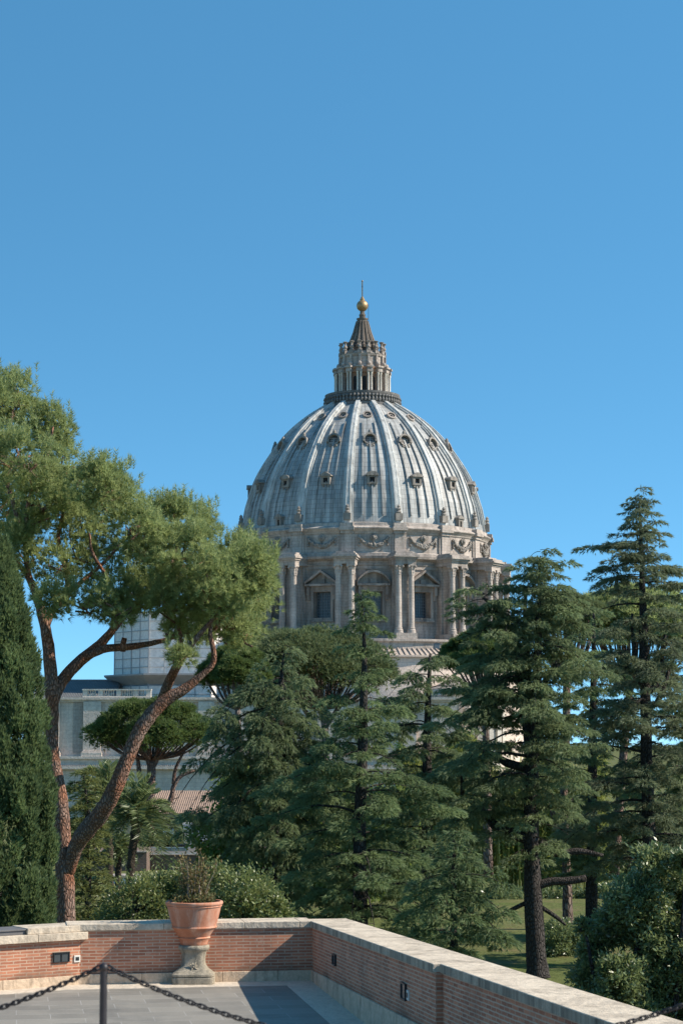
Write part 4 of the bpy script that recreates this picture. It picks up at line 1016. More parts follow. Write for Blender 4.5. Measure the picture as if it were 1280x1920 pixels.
def tufts(rng, centers, dirs, per, L, Wd, spread=.75):
    """needle tufts: centres and main directions -> triangles and the tuft index of each"""
    n = len(centers); c = np.repeat(centers, per, 0); d = unit(np.repeat(dirs, per, 0) + sph(rng, n * per) * spread)
    l = L * rng.uniform(.65, 1.2, n * per)
    return tri_blades(c, d, l, np.full(n * per, Wd) * rng.uniform(.7, 1.3, n * per), rng), np.repeat(np.arange(n), per)

def pine_clusters(rng, lobes, per_lobe, rho, n_tuft, needles, L, Wd, up=.45, sy=1.0):
    """lobes [(centre, rx, ry, rz, density)] -> blades, tint, cluster centres"""
    Vs = []; Ts = []; CC = []
    for (c, rx, ry, rz, dens) in lobes:
        k = int(per_lobe * dens); d = sph(rng, k); rr = rng.uniform(.35, 1.0, k) ** .4
        cc = c + d * rr[:, None] * np.array([rx, ry, rz]); CC.append(cc)
        n = k * n_tuft; ci = np.repeat(np.arange(k), n_tuft); dd = unit(sph(rng, n) + np.array([0, 0, .35]))
        rad = rho * rng.uniform(.6, 1.25, k)
        p = cc[ci] + dd * (rad[ci] * rng.uniform(.35, 1.0, n) ** .5)[:, None] * np.array([1.15, 1.15, .8])
        V, ti = tufts(rng, p, unit(dd + np.array([0, 0, up])), needles, L, Wd)
        base = rng.normal(.45, .22, k)
        Ts.append(np.clip(base[ci][ti] + rng.normal(0, .14, len(ti)), 0, 1)); Vs.append(V)
    return np.concatenate(Vs), np.concatenate(Ts), np.concatenate(CC)

# ---- the big leaning pine on the left
PY = 52.0
pine = tree_root('stone_pine', 125, PY, 'large forked pine with reddish trunk and bright fluffy crown leaning over the left wall')
mb = MB(); limbs = [
    ([(126, 2060, 19), (125, 1850, 18.5), (125, 1745, 17.5), (122, 1640, 17), (117, 1560, 16), (111, 1490, 15), (100, 1430, 13.5), (96, 1390, 14), (98, 1340, 12.5), (97, 1290, 12.5), (92, 1220, 11.5), (84, 1170, 10), (70, 1120, 8.5), (55, 1085, 6), (30, 1050, 4), (5, 1010, 3)], 0),
    ([(128, 1640, 11), (142, 1590, 14), (160, 1560, 16.5), (190, 1525, 16), (215, 1480, 15), (240, 1420, 13.5), (262, 1370, 13.5), (290, 1332, 13), (318, 1308, 11.5), (346, 1292, 9.5), (378, 1266, 6.5), (398, 1246, 5.5), (401, 1222, 5), (394, 1185, 4), (402, 1140, 3)], -1.2),
    ([(286, 1338, 8), (303, 1312, 9), (313, 1288, 9), (326, 1260, 8.5), (344, 1230, 7), (372, 1192, 5), (410, 1150, 3)], -1.6),
    ([(100, 1325, 9), (106, 1298, 11.5), (122, 1270, 11.5), (150, 1240, 11), (182, 1214, 10), (206, 1188, 7.5), (226, 1162, 6), (262, 1125, 4), (300, 1080, 3)], .6),
    ([(160, 1232, 7), (200, 1216, 7.5), (240, 1213, 6.5), (290, 1205, 5), (332, 1192, 3.5), (390, 1160, 2.5)], .8),
    ([(87, 1172, 8), (100, 1142, 7.5), (128, 1112, 6.5), (121, 1050, 5), (109, 1015, 4), (120, 960, 3), (150, 900, 2)], .5),
    ([(128, 1112, 5), (160, 1085, 4), (200, 1050, 3), (240, 1000, 2)], 1.0),
    ([(72, 1128, 6), (52, 1065, 5.5), (50, 980, 5), (60, 920, 4), (90, 850, 3), (100, 800, 2)], -.5),
    ([(52, 1040, 4), (30, 960, 4), (10, 880, 4), (20, 800, 3), (30, 740, 2)], .8),
    ([(210, 1182, 4), (215, 1110, 3.5), (175, 1040, 3), (168, 1000, 2)], -.8),
    ([(225, 1160, 4), (300, 1100, 3.2), (330, 1030, 2.5), (335, 980, 1.5)], 1.5),
    ([(345, 1230, 4), (330, 1160, 3), (300, 1110, 2)], -2.0),
    ([(396, 1190, 3.5), (430, 1140, 3), (460, 1090, 2)], -1.0)]
for lst, dy in limbs:
    p, r = pix_path(lst, PY, [dy * min(1, i / 4) for i in range(len(lst))]); p, r = smooth_path(p, r, 5); mb.tube(p, r, 14, .035)
mb.tube(*pix_path([(231, 1222, 5), (231, 1208, 5.5), (234, 1196, 5)], PY), 8)     # cut stub
trunk_pts = None
rng = np.random.default_rng(21)
m_ = mpp(PY)
lob = [(20, 755, 60, 55, 1.1), (-40, 800, 80, 90, 1), (92, 815, 50, 48, 1), (40, 870, 95, 70, 1.5), (110, 885, 45, 45, .8), (10, 960, 80, 70, 1.2), (90, 950, 60, 45, .9), (190, 925, 52, 48, 1.0), (235, 940, 28, 42, .4), (165, 985, 60, 45, .75), (255, 1000, 55, 55, .8),
       (320, 990, 62, 52, 1.1), (385, 985, 22, 30, .3), (345, 1050, 75, 55, 1.3), (285, 1075, 70, 50, 1.0), (430, 1055, 58, 45, 1.1), (480, 1075, 42, 45, .9), (400, 1110, 85, 50, 1.5), (470, 1135, 55, 50, 1.0), (340, 1135, 75, 48, 1.1), (250, 1120, 60, 45, .75),
       (420, 1175, 60, 40, .9), (350, 1185, 45, 28, .5), (325, 1238, 28, 16, .22), (150, 1130, 55, 34, .45), (110, 1075, 45, 40, .3), (190, 1060, 55, 45, .5), (140, 1030, 50, 40, .3), (30, 1040, 50, 45, .6), (100, 1135, 34, 24, .3), (455, 1195, 45, 20, .35), (215, 1135, 55, 36, .4), (60, 1000, 40, 40, .5)]
lobes = [(at(x, y, PY + rng.uniform(-2.6, 2.6)), rx * m_ * .88, max(rx, ry) * m_ * 1.1, ry * m_ * .86, d) for x, y, rx, ry, d in lob]
V, tn, CC = pine_clusters(rng, lobes, 27, .30, 34, 16, .18, .0155)
for c in CC[rng.random(len(CC)) < .35]:                     # twigs carrying the clusters
    k = min(lobes, key=lambda l: np.linalg.norm(l[0] - c))[0]
    mid = (k + c) / 2 + rng.normal(size=3) * .12 + np.array([0, 0, -.12]); mb.tube([k + rng.normal(size=3) * .25, mid, c], [.03, .02, .008], 5)
mb.build('trunk', M['pine_bark'], pine, smooth=True)
# upright new shoots along the top outline
top = CC[CC[:, 2] > np.array([min(lobes, key=lambda l: np.linalg.norm(l[0] - c))[0][2] for c in CC]) + .1]
cn = top[rng.integers(0, len(top), 2600)] + rng.normal(size=(2600, 3)) * np.array([.22, .22, .10]) + np.array([0, 0, .20]); zz = np.linspace(0, .20, 4)
cn = (cn[:, None, :] + np.array([0, 0, 1.]) * zz[None, :, None]).reshape(-1, 3)
V2, t2 = tufts(rng, cn, np.tile([0, 0, 1.], (len(cn), 1)), 7, .16, .018, .9)
np_mesh('crown', np.concatenate([V, V2]), 3, M['pine_leaf'], pine, np.concatenate([tn, rng.normal(.4, .15, len(t2))]))
# trailing creeper hanging by the trunk
mb = MB()

# ---- clipped-looking cypress at the far left
def cypress():
    Y = 45.0; root = tree_root('cypress', -8, Y, 'dense dark green columnar cypress at the left edge in front of the pine', 'tree'); rng = np.random.default_rng(5); m = mpp(Y)
    edge = [(1040, 2), (1070, 14), (1110, 28), (1160, 44), (1230, 58), (1300, 72), (1380, 84), (1460, 93), (1540, 98), (1640, 98), (1760, 100), (2000, 95)]
    ey = np.array([e[0] for e in edge], float); er = np.array([e[1] for e in edge], float)
    mb = MB(); mb.tube([at(-8, 2120, Y), at(-8, 1500, Y), at(-8, 1060, Y)], [.22, .16, .03], 10); mb.build('trunk', M['cedar_bark'], root, smooth=True)
    nl = 620; py = rng.uniform(1036, 1960, nl) ; py = 1015 + (py - 1015) ** 1.0
    th = rng.uniform(0, 2 * math.pi, nl); rr = np.interp(py, ey, er) * m * rng.uniform(.72, 1.02, nl)
    cx = at(-8, 1385, Y)[0]; cz_ = np.array([at(-8, p, Y)[2] for p in py])
    cc = np.stack([cx + rr * np.cos(th), Y + rr * np.sin(th), cz_], 1)
    k = 120; ci = np.repeat(np.arange(nl), k); out = np.stack([np.cos(th), np.sin(th), np.zeros(nl)], 1)
    d = unit(sph(rng, nl * k) * .8 + out[ci] * .7); pos = cc[ci] + d * np.array([.24, .24, .46]) * rng.uniform(.5, 1.0, nl * k)[:, None]
    V, ti = tufts(rng, pos, unit(d * .6 + np.array([0, 0, 1.0])), 5, .13, .035, .5)
    base = rng.normal(.4, .28, nl)
    np_mesh('crown', V, 3, M['cypress_leaf'], root, base[ci][ti] + rng.normal(0, .15, len(ti)))
cypress()

# ---- cedars
def cedar(name, label, px, Y, trunk, profile, n, seed, mat='cedar_leaf', group=None, limbs=(), layers=None, droop=1.0, blade=1.0, dens=1.0, pad=.43, shoots=760, skip=None, subs=(), flat=.62):
    """trunk [(px, py, r px)] top to bottom; profile [(py, left px, right px)] reach of the boughs"""
    root = tree_root(name, px, Y, label, 'tree', group); rng = np.random.default_rng(seed); m = mpp(Y)
    mb = MB(); p, r = pix_path(trunk, Y); p, r = smooth_path(p, r, 4); mb.tube(p[::-1], r[::-1], 12, .03)
    for lst in limbs:
        q, rr = pix_path(lst, Y, [.35 * i for i in range(len(lst))] if lst[0][0] < px else None); q, rr = smooth_path(q, rr, 4); mb.tube(q, rr, 9, .04)
    Vs = []; Ts = []; jobs = []; ph0 = rng.uniform(0, 6.28)
    for (tk, pf, nn) in [(trunk, profile, n)] + list(subs):
        ty = np.array([t[1] for t in tk], float); tx = np.array([t[0] for t in tk], float)
        py_ = np.array([q[0] for q in pf], float); lf = np.array([q[1] for q in pf], float); rt = np.array([q[2] for q in pf], float)
        wgt = np.diff(py_) * (np.sqrt(lf + rt)[:-1] + np.sqrt(lf + rt)[1:] + 9); cum = np.concatenate([[0], np.cumsum(wgt)]) / wgt.sum()
        jobs += [(i, nn, ty, tx, py_, lf, rt, cum) for i in range(nn)]
    for (i, n, ty, tx, py_, lf, rt, cum) in jobs:
        y = np.interp((i + rng.uniform(0, 1)) / n, cum, py_)
        if layers and y > py_[0] + 70: y = round(y / layers) * layers + rng.normal(0, layers * .15)
        az = i * 2.39996 + rng.uniform(-.5, .5); ca, sa = math.cos(az), math.sin(az)
        l_, r_ = np.interp(y, py_, lf), np.interp(y, py_, rt); avg = .5 * (l_ + r_)
        if skip and skip(y, ca, rng): continue
        reach = (r_ * ca * ca if ca > 0 else l_ * ca * ca) + avg * .85 * sa * sa
        Lb = max(.25, reach * m * rng.uniform(.66, 1.12) * (1 + .16 * math.sin(2 * az + ph0 + y / 55.0))); base = at(np.interp(y, ty, tx), y, Y)
        hd = np.array([ca, sa, 0]); sd = np.array([-sa, ca, 0]); rise = rng.uniform(.12, .42); dr = droop * rng.uniform(.42, .72)
        spine = lambda t: base + hd * (Lb * t)[..., None] + np.array([0, 0, 1.]) * (Lb * (rise * t - dr * t * t))[..., None]
        t = np.linspace(0, 1, 6); sp = spine(t); mb.tube(sp, np.linspace(max(.014, .016 * Lb), .006, 6), 5)
        if Lb > 1.2 and rng.random() < .07:              # a bare dead bough
            for q in rng.uniform(.3, 1, 6): b0 = spine(np.array([q]))[0]; mb.tube([b0, b0 + (sd * rng.choice([-1, 1]) + hd * .6 + np.array([0, 0, rng.uniform(-.3, .3)])) * rng.uniform(.2, .5)], [.012, .004], 4)
            continue
        # foliage sits in drooping pads spread along the bough, with gaps between them
        npd = max(2, int(Lb * 2.5 * dens)); tp = np.sort(rng.uniform(.16, 1.0, npd)) ; tp[-1] = 1.0
        wd = Lb * .34 * (1.10 - tp) ** .6 + .10; off = rng.uniform(-1, 1, npd) * wd; off[-1] = 0
        pc = spine(tp) + sd[None] * off[:, None] + hd[None] * (np.abs(off) * .35)[:, None]; pc[:, 2] -= .22 * droop * np.abs(off) + rng.normal(0, .05, npd)
        rho = pad * rng.uniform(.65, 1.25, npd) * min(1.0, .45 + Lb * .25)
        for q in range(npd):
            if abs(off[q]) > .2: mb.tube([spine(np.array([max(.05, tp[q] - .08)]))[0], pc[q]], [.012, .006], 4)
        kk = np.maximum(14, (rho ** 2 * shoots)).astype(int); ix = np.repeat(np.arange(npd), kk); n_ = len(ix)
        rr = np.sqrt(rng.uniform(0, 1, n_)); ph = rng.uniform(0, 2 * math.pi, n_); R = rho[ix] * rr
        rad = hd[None] * np.cos(ph)[:, None] * (1.9 - flat) + sd[None] * np.sin(ph)[:, None]
        pos = pc[ix] + rad * R[:, None]; pos[:, 2] += rho[ix] * (.10 - flat * droop * rr ** 2.4 + rng.normal(0, .07, n_))
        d0 = unit(unit(rad) * .9 + hd[None] * .35 + np.array([0, 0, 1.0]) * (.30 - 1.35 * droop * rr ** 1.5)[:, None] + rng.normal(0, .28, pos.shape))
        V, ti = tufts(rng, pos, d0, 5, .19 * blade, .027 * blade, .36)
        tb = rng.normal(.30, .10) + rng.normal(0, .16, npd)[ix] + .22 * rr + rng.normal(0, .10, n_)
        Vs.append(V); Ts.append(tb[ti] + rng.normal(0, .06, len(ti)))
    mb.build('trunk', M['cedar_bark'], root, smooth=True)
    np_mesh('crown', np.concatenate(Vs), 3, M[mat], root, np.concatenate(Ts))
    return root

G = 'cedars in the garden beyond the wall'
gy = lambda Y: 1385 + (H - ground_z(Y)) / Y * FPX
cedar('cedar', 'slim pointed young cedar in front of the dome drum, its tip crossing a drum window', 680, 68.0,
      [(676, 1118, 1), (680, 1160, 2.5), (683, 1230, 4.5), (681, 1330, 8), (678, 1450, 10), (674, 1560, 12), (675, 1700, 14), (676, gy(68), 16)],
      [(1250, 40, 40), (1290, 74, 80), (1340, 100, 100), (1370, 125, 110), (1430, 140, 125), (1500, 150, 150), (1570, 160, 185), (1640, 165, 240), (1700, 150, 235), (1760, 120, 200)],
      60, 31, 'cedar_leaf_green', G, droop=.85, layers=38, flat=.45, subs=[([(676, 1110, 1), (680, 1160, 2), (683, 1250, 4)], [(1104, 14, 10), (1122, 36, 26), (1150, 22, 38), (1175, 34, 26), (1205, 30, 44), (1240, 36, 30)], 17)])
cedar('cedar', 'drooping dark cedar between the umbrella pine and the slim pointed cedar', 525, 74.0,
      [(532, 1225, 1.5), (528, 1265, 4), (524, 1330, 8), (526, 1420, 10), (524, 1520, 11.5), (523, 1620, 12.5), (523, gy(74), 14)],
      [(1205, 24, 20), (1225, 58, 40), (1255, 85, 60), (1290, 130, 95), (1330, 175, 105), (1390, 190, 120), (1450, 195, 130), (1510, 190, 130), (1570, 135, 120), (1640, 95, 110), (1700, 80, 100), (1740, 70, 90)],
      84, 32, 'cedar_leaf', G, droop=1.3)
cedar('cedar', 'great multi-stemmed cedar with a thick dark bare lower trunk right of the dome', 1003, 74.0,
      [(1012, 1042, 1.2), (1010, 1110, 3), (1008, 1200, 7), (1005, 1300, 9), (1001, 1390, 10), (997, 1430, 13), (995, 1500, 13.5), (996, 1590, 14.5), (999, 1690, 17), (1005, 1800, 19), (1008, gy(74), 24)],
      [(1028, 38, 34), (1044, 52, 48), (1075, 62, 62), (1110, 66, 88), (1160, 64, 112), (1230, 60, 118)], 44, 33, 'cedar_leaf', G, droop=1.0, flat=.36, pad=.48, subs=[
          ([(898, 1108, 2), (945, 1155, 5), (965, 1205, 7), (976, 1270, 9), (985, 1340, 10), (995, 1420, 10)], [(1100, 58, 62), (1130, 92, 50), (1165, 118, 40), (1205, 118, 40), (1260, 125, 30), (1330, 150, 30)], 46),
          ([(1000, 1240, 2), (995, 1400, 5), (995, 1620, 5)], [(1250, 165, 105), (1310, 215, 102), (1380, 245, 108), (1440, 230, 108), (1500, 195, 98), (1560, 150, 80), (1600, 85, 40)], 34)],
      limbs=[
          [(995, 1420, 10), (985, 1340, 10), (976, 1270, 9), (964, 1205, 7), (940, 1150, 5), (905, 1120, 3)], [(996, 1410, 9), (990, 1300, 8), (985, 1190, 6), (984, 1130, 3.5), (990, 1100, 2)], [(1002, 1400, 6), (1018, 1330, 6), (1024, 1270, 5), (1050, 1240, 4), (1085, 1225, 2)],
          [(1004, 1662, 9), (1030, 1653, 8), (1062, 1652, 7.5), (1098, 1647, 6.5)], [(988, 1572, 11), (955, 1562, 10), (930, 1550, 9), (905, 1522, 7), (880, 1500, 5)], [(988, 1440, 8), (955, 1432, 8), (925, 1418, 6), (885, 1405, 4), (868, 1440, 4), (866, 1490, 4)],
          [(1010, 1580, 7), (1040, 1600, 7), (1085, 1596, 6), (1130, 1604, 3)], [(1005, 1500, 7), (1040, 1512, 6), (1075, 1500, 4)], [(990, 1690, 4), (950, 1710, 4), (915, 1725, 3), (880, 1745, 2)], [(1012, 1700, 4), (1040, 1718, 4), (1060, 1735, 2)]])
cedar('cedar', 'tall pointed cedar with an open feathery top near the right edge', 1208, 80.0,
      [(1197, 935, 1), (1200, 1000, 3), (1203, 1090, 5.5), (1206, 1200, 9), (1209, 1300, 10), (1211, 1420, 11), (1215, 1560, 13), (1217, gy(80), 17)],
      [(920, 18, 16), (945, 32, 28), (975, 36, 52), (1000, 44, 48), (1022, 112, 46), (1050, 90, 80), (1085, 85, 90), (1130, 120, 105), (1200, 135, 120), (1280, 140, 130), (1360, 150, 140), (1440, 155, 150), (1520, 160, 150), (1620, 150, 150)],
      70, 34, 'cedar_leaf_grey', G, droop=.8, flat=.42, subs=[([(1197, 925, 1), (1200, 1000, 3), (1203, 1090, 5)], [(914, 14, 12), (940, 30, 28), (975, 40, 50), (1005, 70, 56), (1030, 112, 66), (1080, 90, 90)], 26)], limbs=[[(1211, 1300, 6), (1232, 1280, 5), (1240, 1240, 4), (1246, 1190, 3)], [(1208, 1300, 6), (1195, 1260, 5), (1186, 1200, 4), (1184, 1150, 2)], [(1212, 1330, 5), (1235, 1310, 5), (1255, 1250, 3)]])
cedar('cedar', 'broad dark cedar filling the gap between the slim cedar and the multi-stemmed cedar', 800, 88.0,
      [(806, 1225, 2), (803, 1300, 5), (800, 1400, 8), (800, 1550, 10), (800, gy(88), 12)],
      [(1222, 70, 30), (1250, 95, 60), (1300, 100, 95), (1370, 110, 105), (1450, 120, 110), (1530, 115, 100), (1600, 95, 80), (1650, 70, 60)],
      54, 35, 'cedar_leaf', G, droop=1.1, blade=1.1, layers=40, flat=.4)
cedar('cedar', 'shorter green cedar between the two tall cedars on the right', 1112, 92.0,
      [(1112, 1150, 2), (1112, 1250, 5), (1110, 1400, 8), (1108, gy(92), 12)],
      [(1140, 30, 30), (1170, 70, 60), (1230, 90, 80), (1310, 95, 95), (1400, 100, 100), (1490, 100, 100), (1590, 95, 90), (1650, 80, 80)],
      52, 36, 'cedar_leaf_green', G, droop=.8, blade=1.12)
cedar('cedar', 'leafy cedar cut off by the right edge of the view behind the tall cedar', 1300, 90.0,
      [(1300, 1120, 2), (1300, 1300, 7), (1300, 1450, 10), (1300, gy(90), 14)],
      [(1115, 20, 20), (1160, 60, 60), (1230, 85, 80), (1320, 100, 100), (1430, 110, 110), (1560, 110, 110), (1660, 100, 100)],
      50, 37, 'cedar_leaf_green', G, droop=.8, blade=1.1)
cedar('cedar', 'low spreading cedar with long feathery boughs over the lawn by the right parapet', 845, 60.0,
      [(850, 1560, 2), (850, 1640, 5), (850, 1760, 7), (850, gy(60), 9)],
      [(1560, 20, 20), (1600, 50, 40), (1635, 80, 75), (1670, 95, 92), (1705, 90, 85), (1745, 75, 70), (1790, 60, 40)],
      40, 38, 'cedar_leaf_green', G, droop=1.0)

# ---- umbrella pines further off
def umbrella(label, px, Y, cx, cy, rx, ry, trunk, limbs, seed, mat='pine_leaf_dark', bs=1.0, dens=1.0):
    root = tree_root('umbrella_pine', px, Y, label, 'tree', 'umbrella pines behind the garden'); rng = np.random.default_rng(seed); m = mpp(Y); mb = MB()
    for lst in [trunk] + limbs:
        p, r = pix_path(lst, Y); p, r = smooth_path(p, r, 4); mb.tube(p, r, 9, .04)
    nl = int(95 * dens); th = rng.uniform(0, 2 * math.pi, nl); el = rng.uniform(-.12, 1, nl); rad = np.sqrt(np.clip(1 - np.clip(el, 0, 1) ** 2, 0, 1)) * rng.uniform(.8, 1.0, nl)
    inn = rng.random(nl) < .25; rad[inn] *= rng.uniform(.2, .8, inn.sum())
    c0 = at(cx, cy + ry * .45, Y)
    cc = c0 + np.stack([rad * np.cos(th) * rx * m, rad * np.sin(th) * rx * m * .9, el * ry * 1.3 * m * rng.uniform(.85, 1.0, nl)], 1)
    a0 = at(*trunk[-1][:2], Y)
    for c in cc[::2]:
        mid = a0 * .45 + c * .55 + np.array([0, 0, -.35 * (c[2] - a0[2])]) * .8; p, r = smooth_path([a0, mid, c], [.13 * bs, .09 * bs, .03], 3); mb.tube(p, r, 5)
    mb.build('trunk', M['pine_bark_far'], root, smooth=True)
    k = 150; ci = np.repeat(np.arange(nl), k); d = unit(sph(rng, nl * k) + np.array([0, 0, .45])); R = rx * m * .17 * rng.uniform(.75, 1.3, nl)
    pos = cc[ci] + d * (R[ci] * rng.uniform(.4, 1, nl * k) ** .5)[:, None] * np.array([1.25, 1.25, .75])
    V, ti = tufts(rng, pos, unit(d + np.array([0, 0, .5])), 5, .34 * bs, .075 * bs, .8)
    b = rng.normal(.42, .17, nl)
    np_mesh('crown', V, 3, M[mat], root, b[ci][ti] + rng.normal(0, .14, len(ti)))
umbrella('dark flat-topped umbrella pine with a tall forked trunk in front of the basilica wall', 283, 185.0, 288, 1362, 112, 52,
         [(276, 1640, 10.5), (279, 1560, 10), (282, 1500, 9), (284, 1455, 8.5), (284, 1425, 8)],
         [[(284, 1440, 7), (276, 1410, 6), (266, 1370, 4), (262, 1330, 2)], [(285, 1440, 6.5), (298, 1412, 5), (304, 1375, 4), (312, 1340, 2)], [(268, 1480, 5), (262, 1450, 4.5), (258, 1420, 3.5), (250, 1385, 2)], [(302, 1520, 6), (320, 1500, 5), (326, 1475, 4.5), (340, 1455, 3.5), (366, 1445, 2.5)], [(326, 1470, 4), (330, 1440, 3), (350, 1400, 2)]], 51, bs=1.15)
umbrella('wide grey-green umbrella pine whose crown hides the foot of the drum', 590, 150.0, 575, 1243, 165, 58,
         [(600, 1640, 8), (604, 1480, 7.5), (610, 1400, 7), (606, 1330, 6.5)], [[(606, 1380, 5), (570, 1330, 4), (540, 1290, 2)], [(606, 1370, 5), (640, 1320, 4), (670, 1290, 2)]], 52, 'pine_leaf_grey', 1.0, 1.6)
umbrella('dark umbrella pine partly hidden between the drooping cedar and the scaffolding', 440, 140.0, 440, 1252, 62, 40,
         [(452, 1640, 7), (450, 1450, 6), (446, 1330, 5)], [], 53, 'pine_leaf_dark', .9, .8)
umbrella('dark rounded pine behind the left boughs of the multi-stemmed cedar', 905, 120.0, 900, 1226, 74, 42,
         [(915, 1640, 9), (912, 1450, 7.5), (908, 1300, 6)], [], 54, 'pine_leaf_dark', .85, 1.0)
umbrella('broad green pine crown showing behind the tall right-hand cedar', 1190, 130.0, 1190, 1160, 125, 62,
         [(1150, 1640, 10), (1165, 1450, 8), (1180, 1290, 7)], [], 55, 'pine_leaf', .9, 1.3)
umbrella('green pine crown between the two tall cedars on the right', 1085, 125.0, 1062, 1150, 70, 40,
         [(1062, 1640, 9), (1060, 1450, 8), (1062, 1270, 7)], [], 56, 'pine_leaf_grey', .85, .8)

# ---- leaf-mass shrubs and broadleaf trees
def leafy(name, label, Y, blobs, n, Lf, Wf, mat, seed, cat='bush', group=None, shell=.55, px=None, kind_blade='leaf', stem=True, dyk=1.0):
    """blobs [(px, py, rx px, ry px)]: leaves spread over lumpy ellipsoids"""
    px = px if px is not None else blobs[0][0]; root = tree_root(name, px, Y, label, cat, group); rng = np.random.default_rng(seed); m = mpp(Y)
    Vs = []; Ts = []; tot = sum(b[2] * b[3] for b in blobs); mb = MB(); g0 = np.array([at(px, 1385, Y)[0], Y, ground_z(Y) - .1])
    for (x, y, rx, ry) in blobs:
        c = at(x, y, Y + rng.uniform(-.6, .6)); k = int(n * rx * ry / tot); nc = max(10, k // 60)
        d = sph(rng, nc); rr = rng.uniform(shell, 1.0, nc); cc = c + d * rr[:, None] * np.array([rx, rx * dyk, ry]) * m
        ci = rng.integers(0, nc, k); pos = cc[ci] + rng.normal(0, .16 * math.sqrt(rx * ry) * m, (k, 3)) * .9
        dd = unit(sph(rng, k) * .9 + d[ci] * .6 + np.array([0, 0, .35]))
        l = Lf * rng.uniform(.6, 1.3, k); Vs.append(quad_leaves(pos, dd, l, Wf * rng.uniform(.7, 1.2, k), rng)); b = rng.normal(.42, .16, nc); Ts.append(b[ci] + rng.normal(0, .18, k))
        if stem:
            mid = (g0 + c) / 2 + rng.normal(size=3) * .2; p, r = smooth_path([g0 + rng.normal(size=3) * np.array([.15, .15, 0]), mid, c], [.10, .07, .03], 3); mb.tube(p, r, 6)
            for q in cc[:: max(1, nc // 10)]: mb.tube([c, (c + q) / 2 + rng.normal(size=3) * .06, q], [.03, .02, .008], 5)
    if stem: mb.build('stems', M['cedar_bark'], root, smooth=True)
    np_mesh('foliage', np.concatenate(Vs), 4, M[mat], root, np.concatenate(Ts)); return root
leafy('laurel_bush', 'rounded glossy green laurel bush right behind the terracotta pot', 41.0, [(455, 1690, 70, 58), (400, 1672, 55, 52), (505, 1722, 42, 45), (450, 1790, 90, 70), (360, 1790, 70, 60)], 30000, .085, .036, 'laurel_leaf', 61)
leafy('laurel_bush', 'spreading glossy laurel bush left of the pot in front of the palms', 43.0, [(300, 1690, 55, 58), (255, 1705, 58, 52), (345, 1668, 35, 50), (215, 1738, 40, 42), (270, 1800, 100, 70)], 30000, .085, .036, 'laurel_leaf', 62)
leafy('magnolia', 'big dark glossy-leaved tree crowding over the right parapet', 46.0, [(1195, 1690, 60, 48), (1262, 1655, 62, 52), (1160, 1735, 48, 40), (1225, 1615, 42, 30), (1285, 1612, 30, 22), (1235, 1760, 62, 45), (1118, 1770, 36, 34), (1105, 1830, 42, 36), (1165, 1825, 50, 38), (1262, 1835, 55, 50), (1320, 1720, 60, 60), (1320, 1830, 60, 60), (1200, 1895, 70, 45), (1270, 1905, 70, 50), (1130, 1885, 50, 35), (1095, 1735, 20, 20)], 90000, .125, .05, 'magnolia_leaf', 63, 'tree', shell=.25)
cedar('soft_conifer', 'feathery yellow-green conifer with level boughs behind the pine trunk at the left', 165, 64.0,
      [(158, 1455, 1.5), (162, 1500, 3), (165, 1560, 5), (166, gy(64), 7)],
      [(1445, 34, 20), (1480, 46, 40), (1520, 50, 36), (1560, 52, 34), (1620, 56, 44), (1680, 62, 56), (1740, 70, 64)], 74, 64, 'yew_leaf', None, droop=.45, pad=.36)
leafy('garden_shrub', 'dark rounded shrub low on the lawn at the foot of the great cedar', 84.0, [(1048, 1768, 36, 44), (1075, 1790, 40, 50), (1040, 1815, 22, 22)], 14000, .15, .06, 'magnolia_leaf', 67)
leafy('broadleaf_tree', 'bright green leafy tree glimpsed behind the drooping cedar trunk', 100.0, [(470, 1500, 60, 70), (590, 1520, 80, 80), (410, 1580, 50, 60), (500, 1600, 70, 60), (720, 1560, 80, 80), (640, 1630, 90, 60)], 30000, .30, .13, 'broad_leaf', 65, 'tree')
leafy('garden_hedge', 'dark clipped hedge across the far side of the lawn', 116.0, [(560, 1690, 60, 22), (660, 1690, 60, 22), (760, 1690, 60, 22), (860, 1688, 60, 20), (950, 1688, 50, 18), (1040, 1686, 60, 20), (1140, 1684, 60, 22)], 26000, .22, .09, 'magnolia_leaf', 66, 'hedge', px=800, stem=False, dyk=.4)
leafy('evergreen_shrubbery', 'tall dark evergreen shrubbery closing the far side of the garden at the right', 150.0, [(1080, 1600, 60, 70), (1160, 1580, 60, 80), (1240, 1570, 60, 85), (1320, 1575, 60, 85), (1200, 1640, 90, 50), (1010, 1640, 50, 45), (700, 1640, 70, 50), (780, 1630, 60, 50)], 26000, .34, .14, 'magnolia_leaf', 68, 'shrubs')
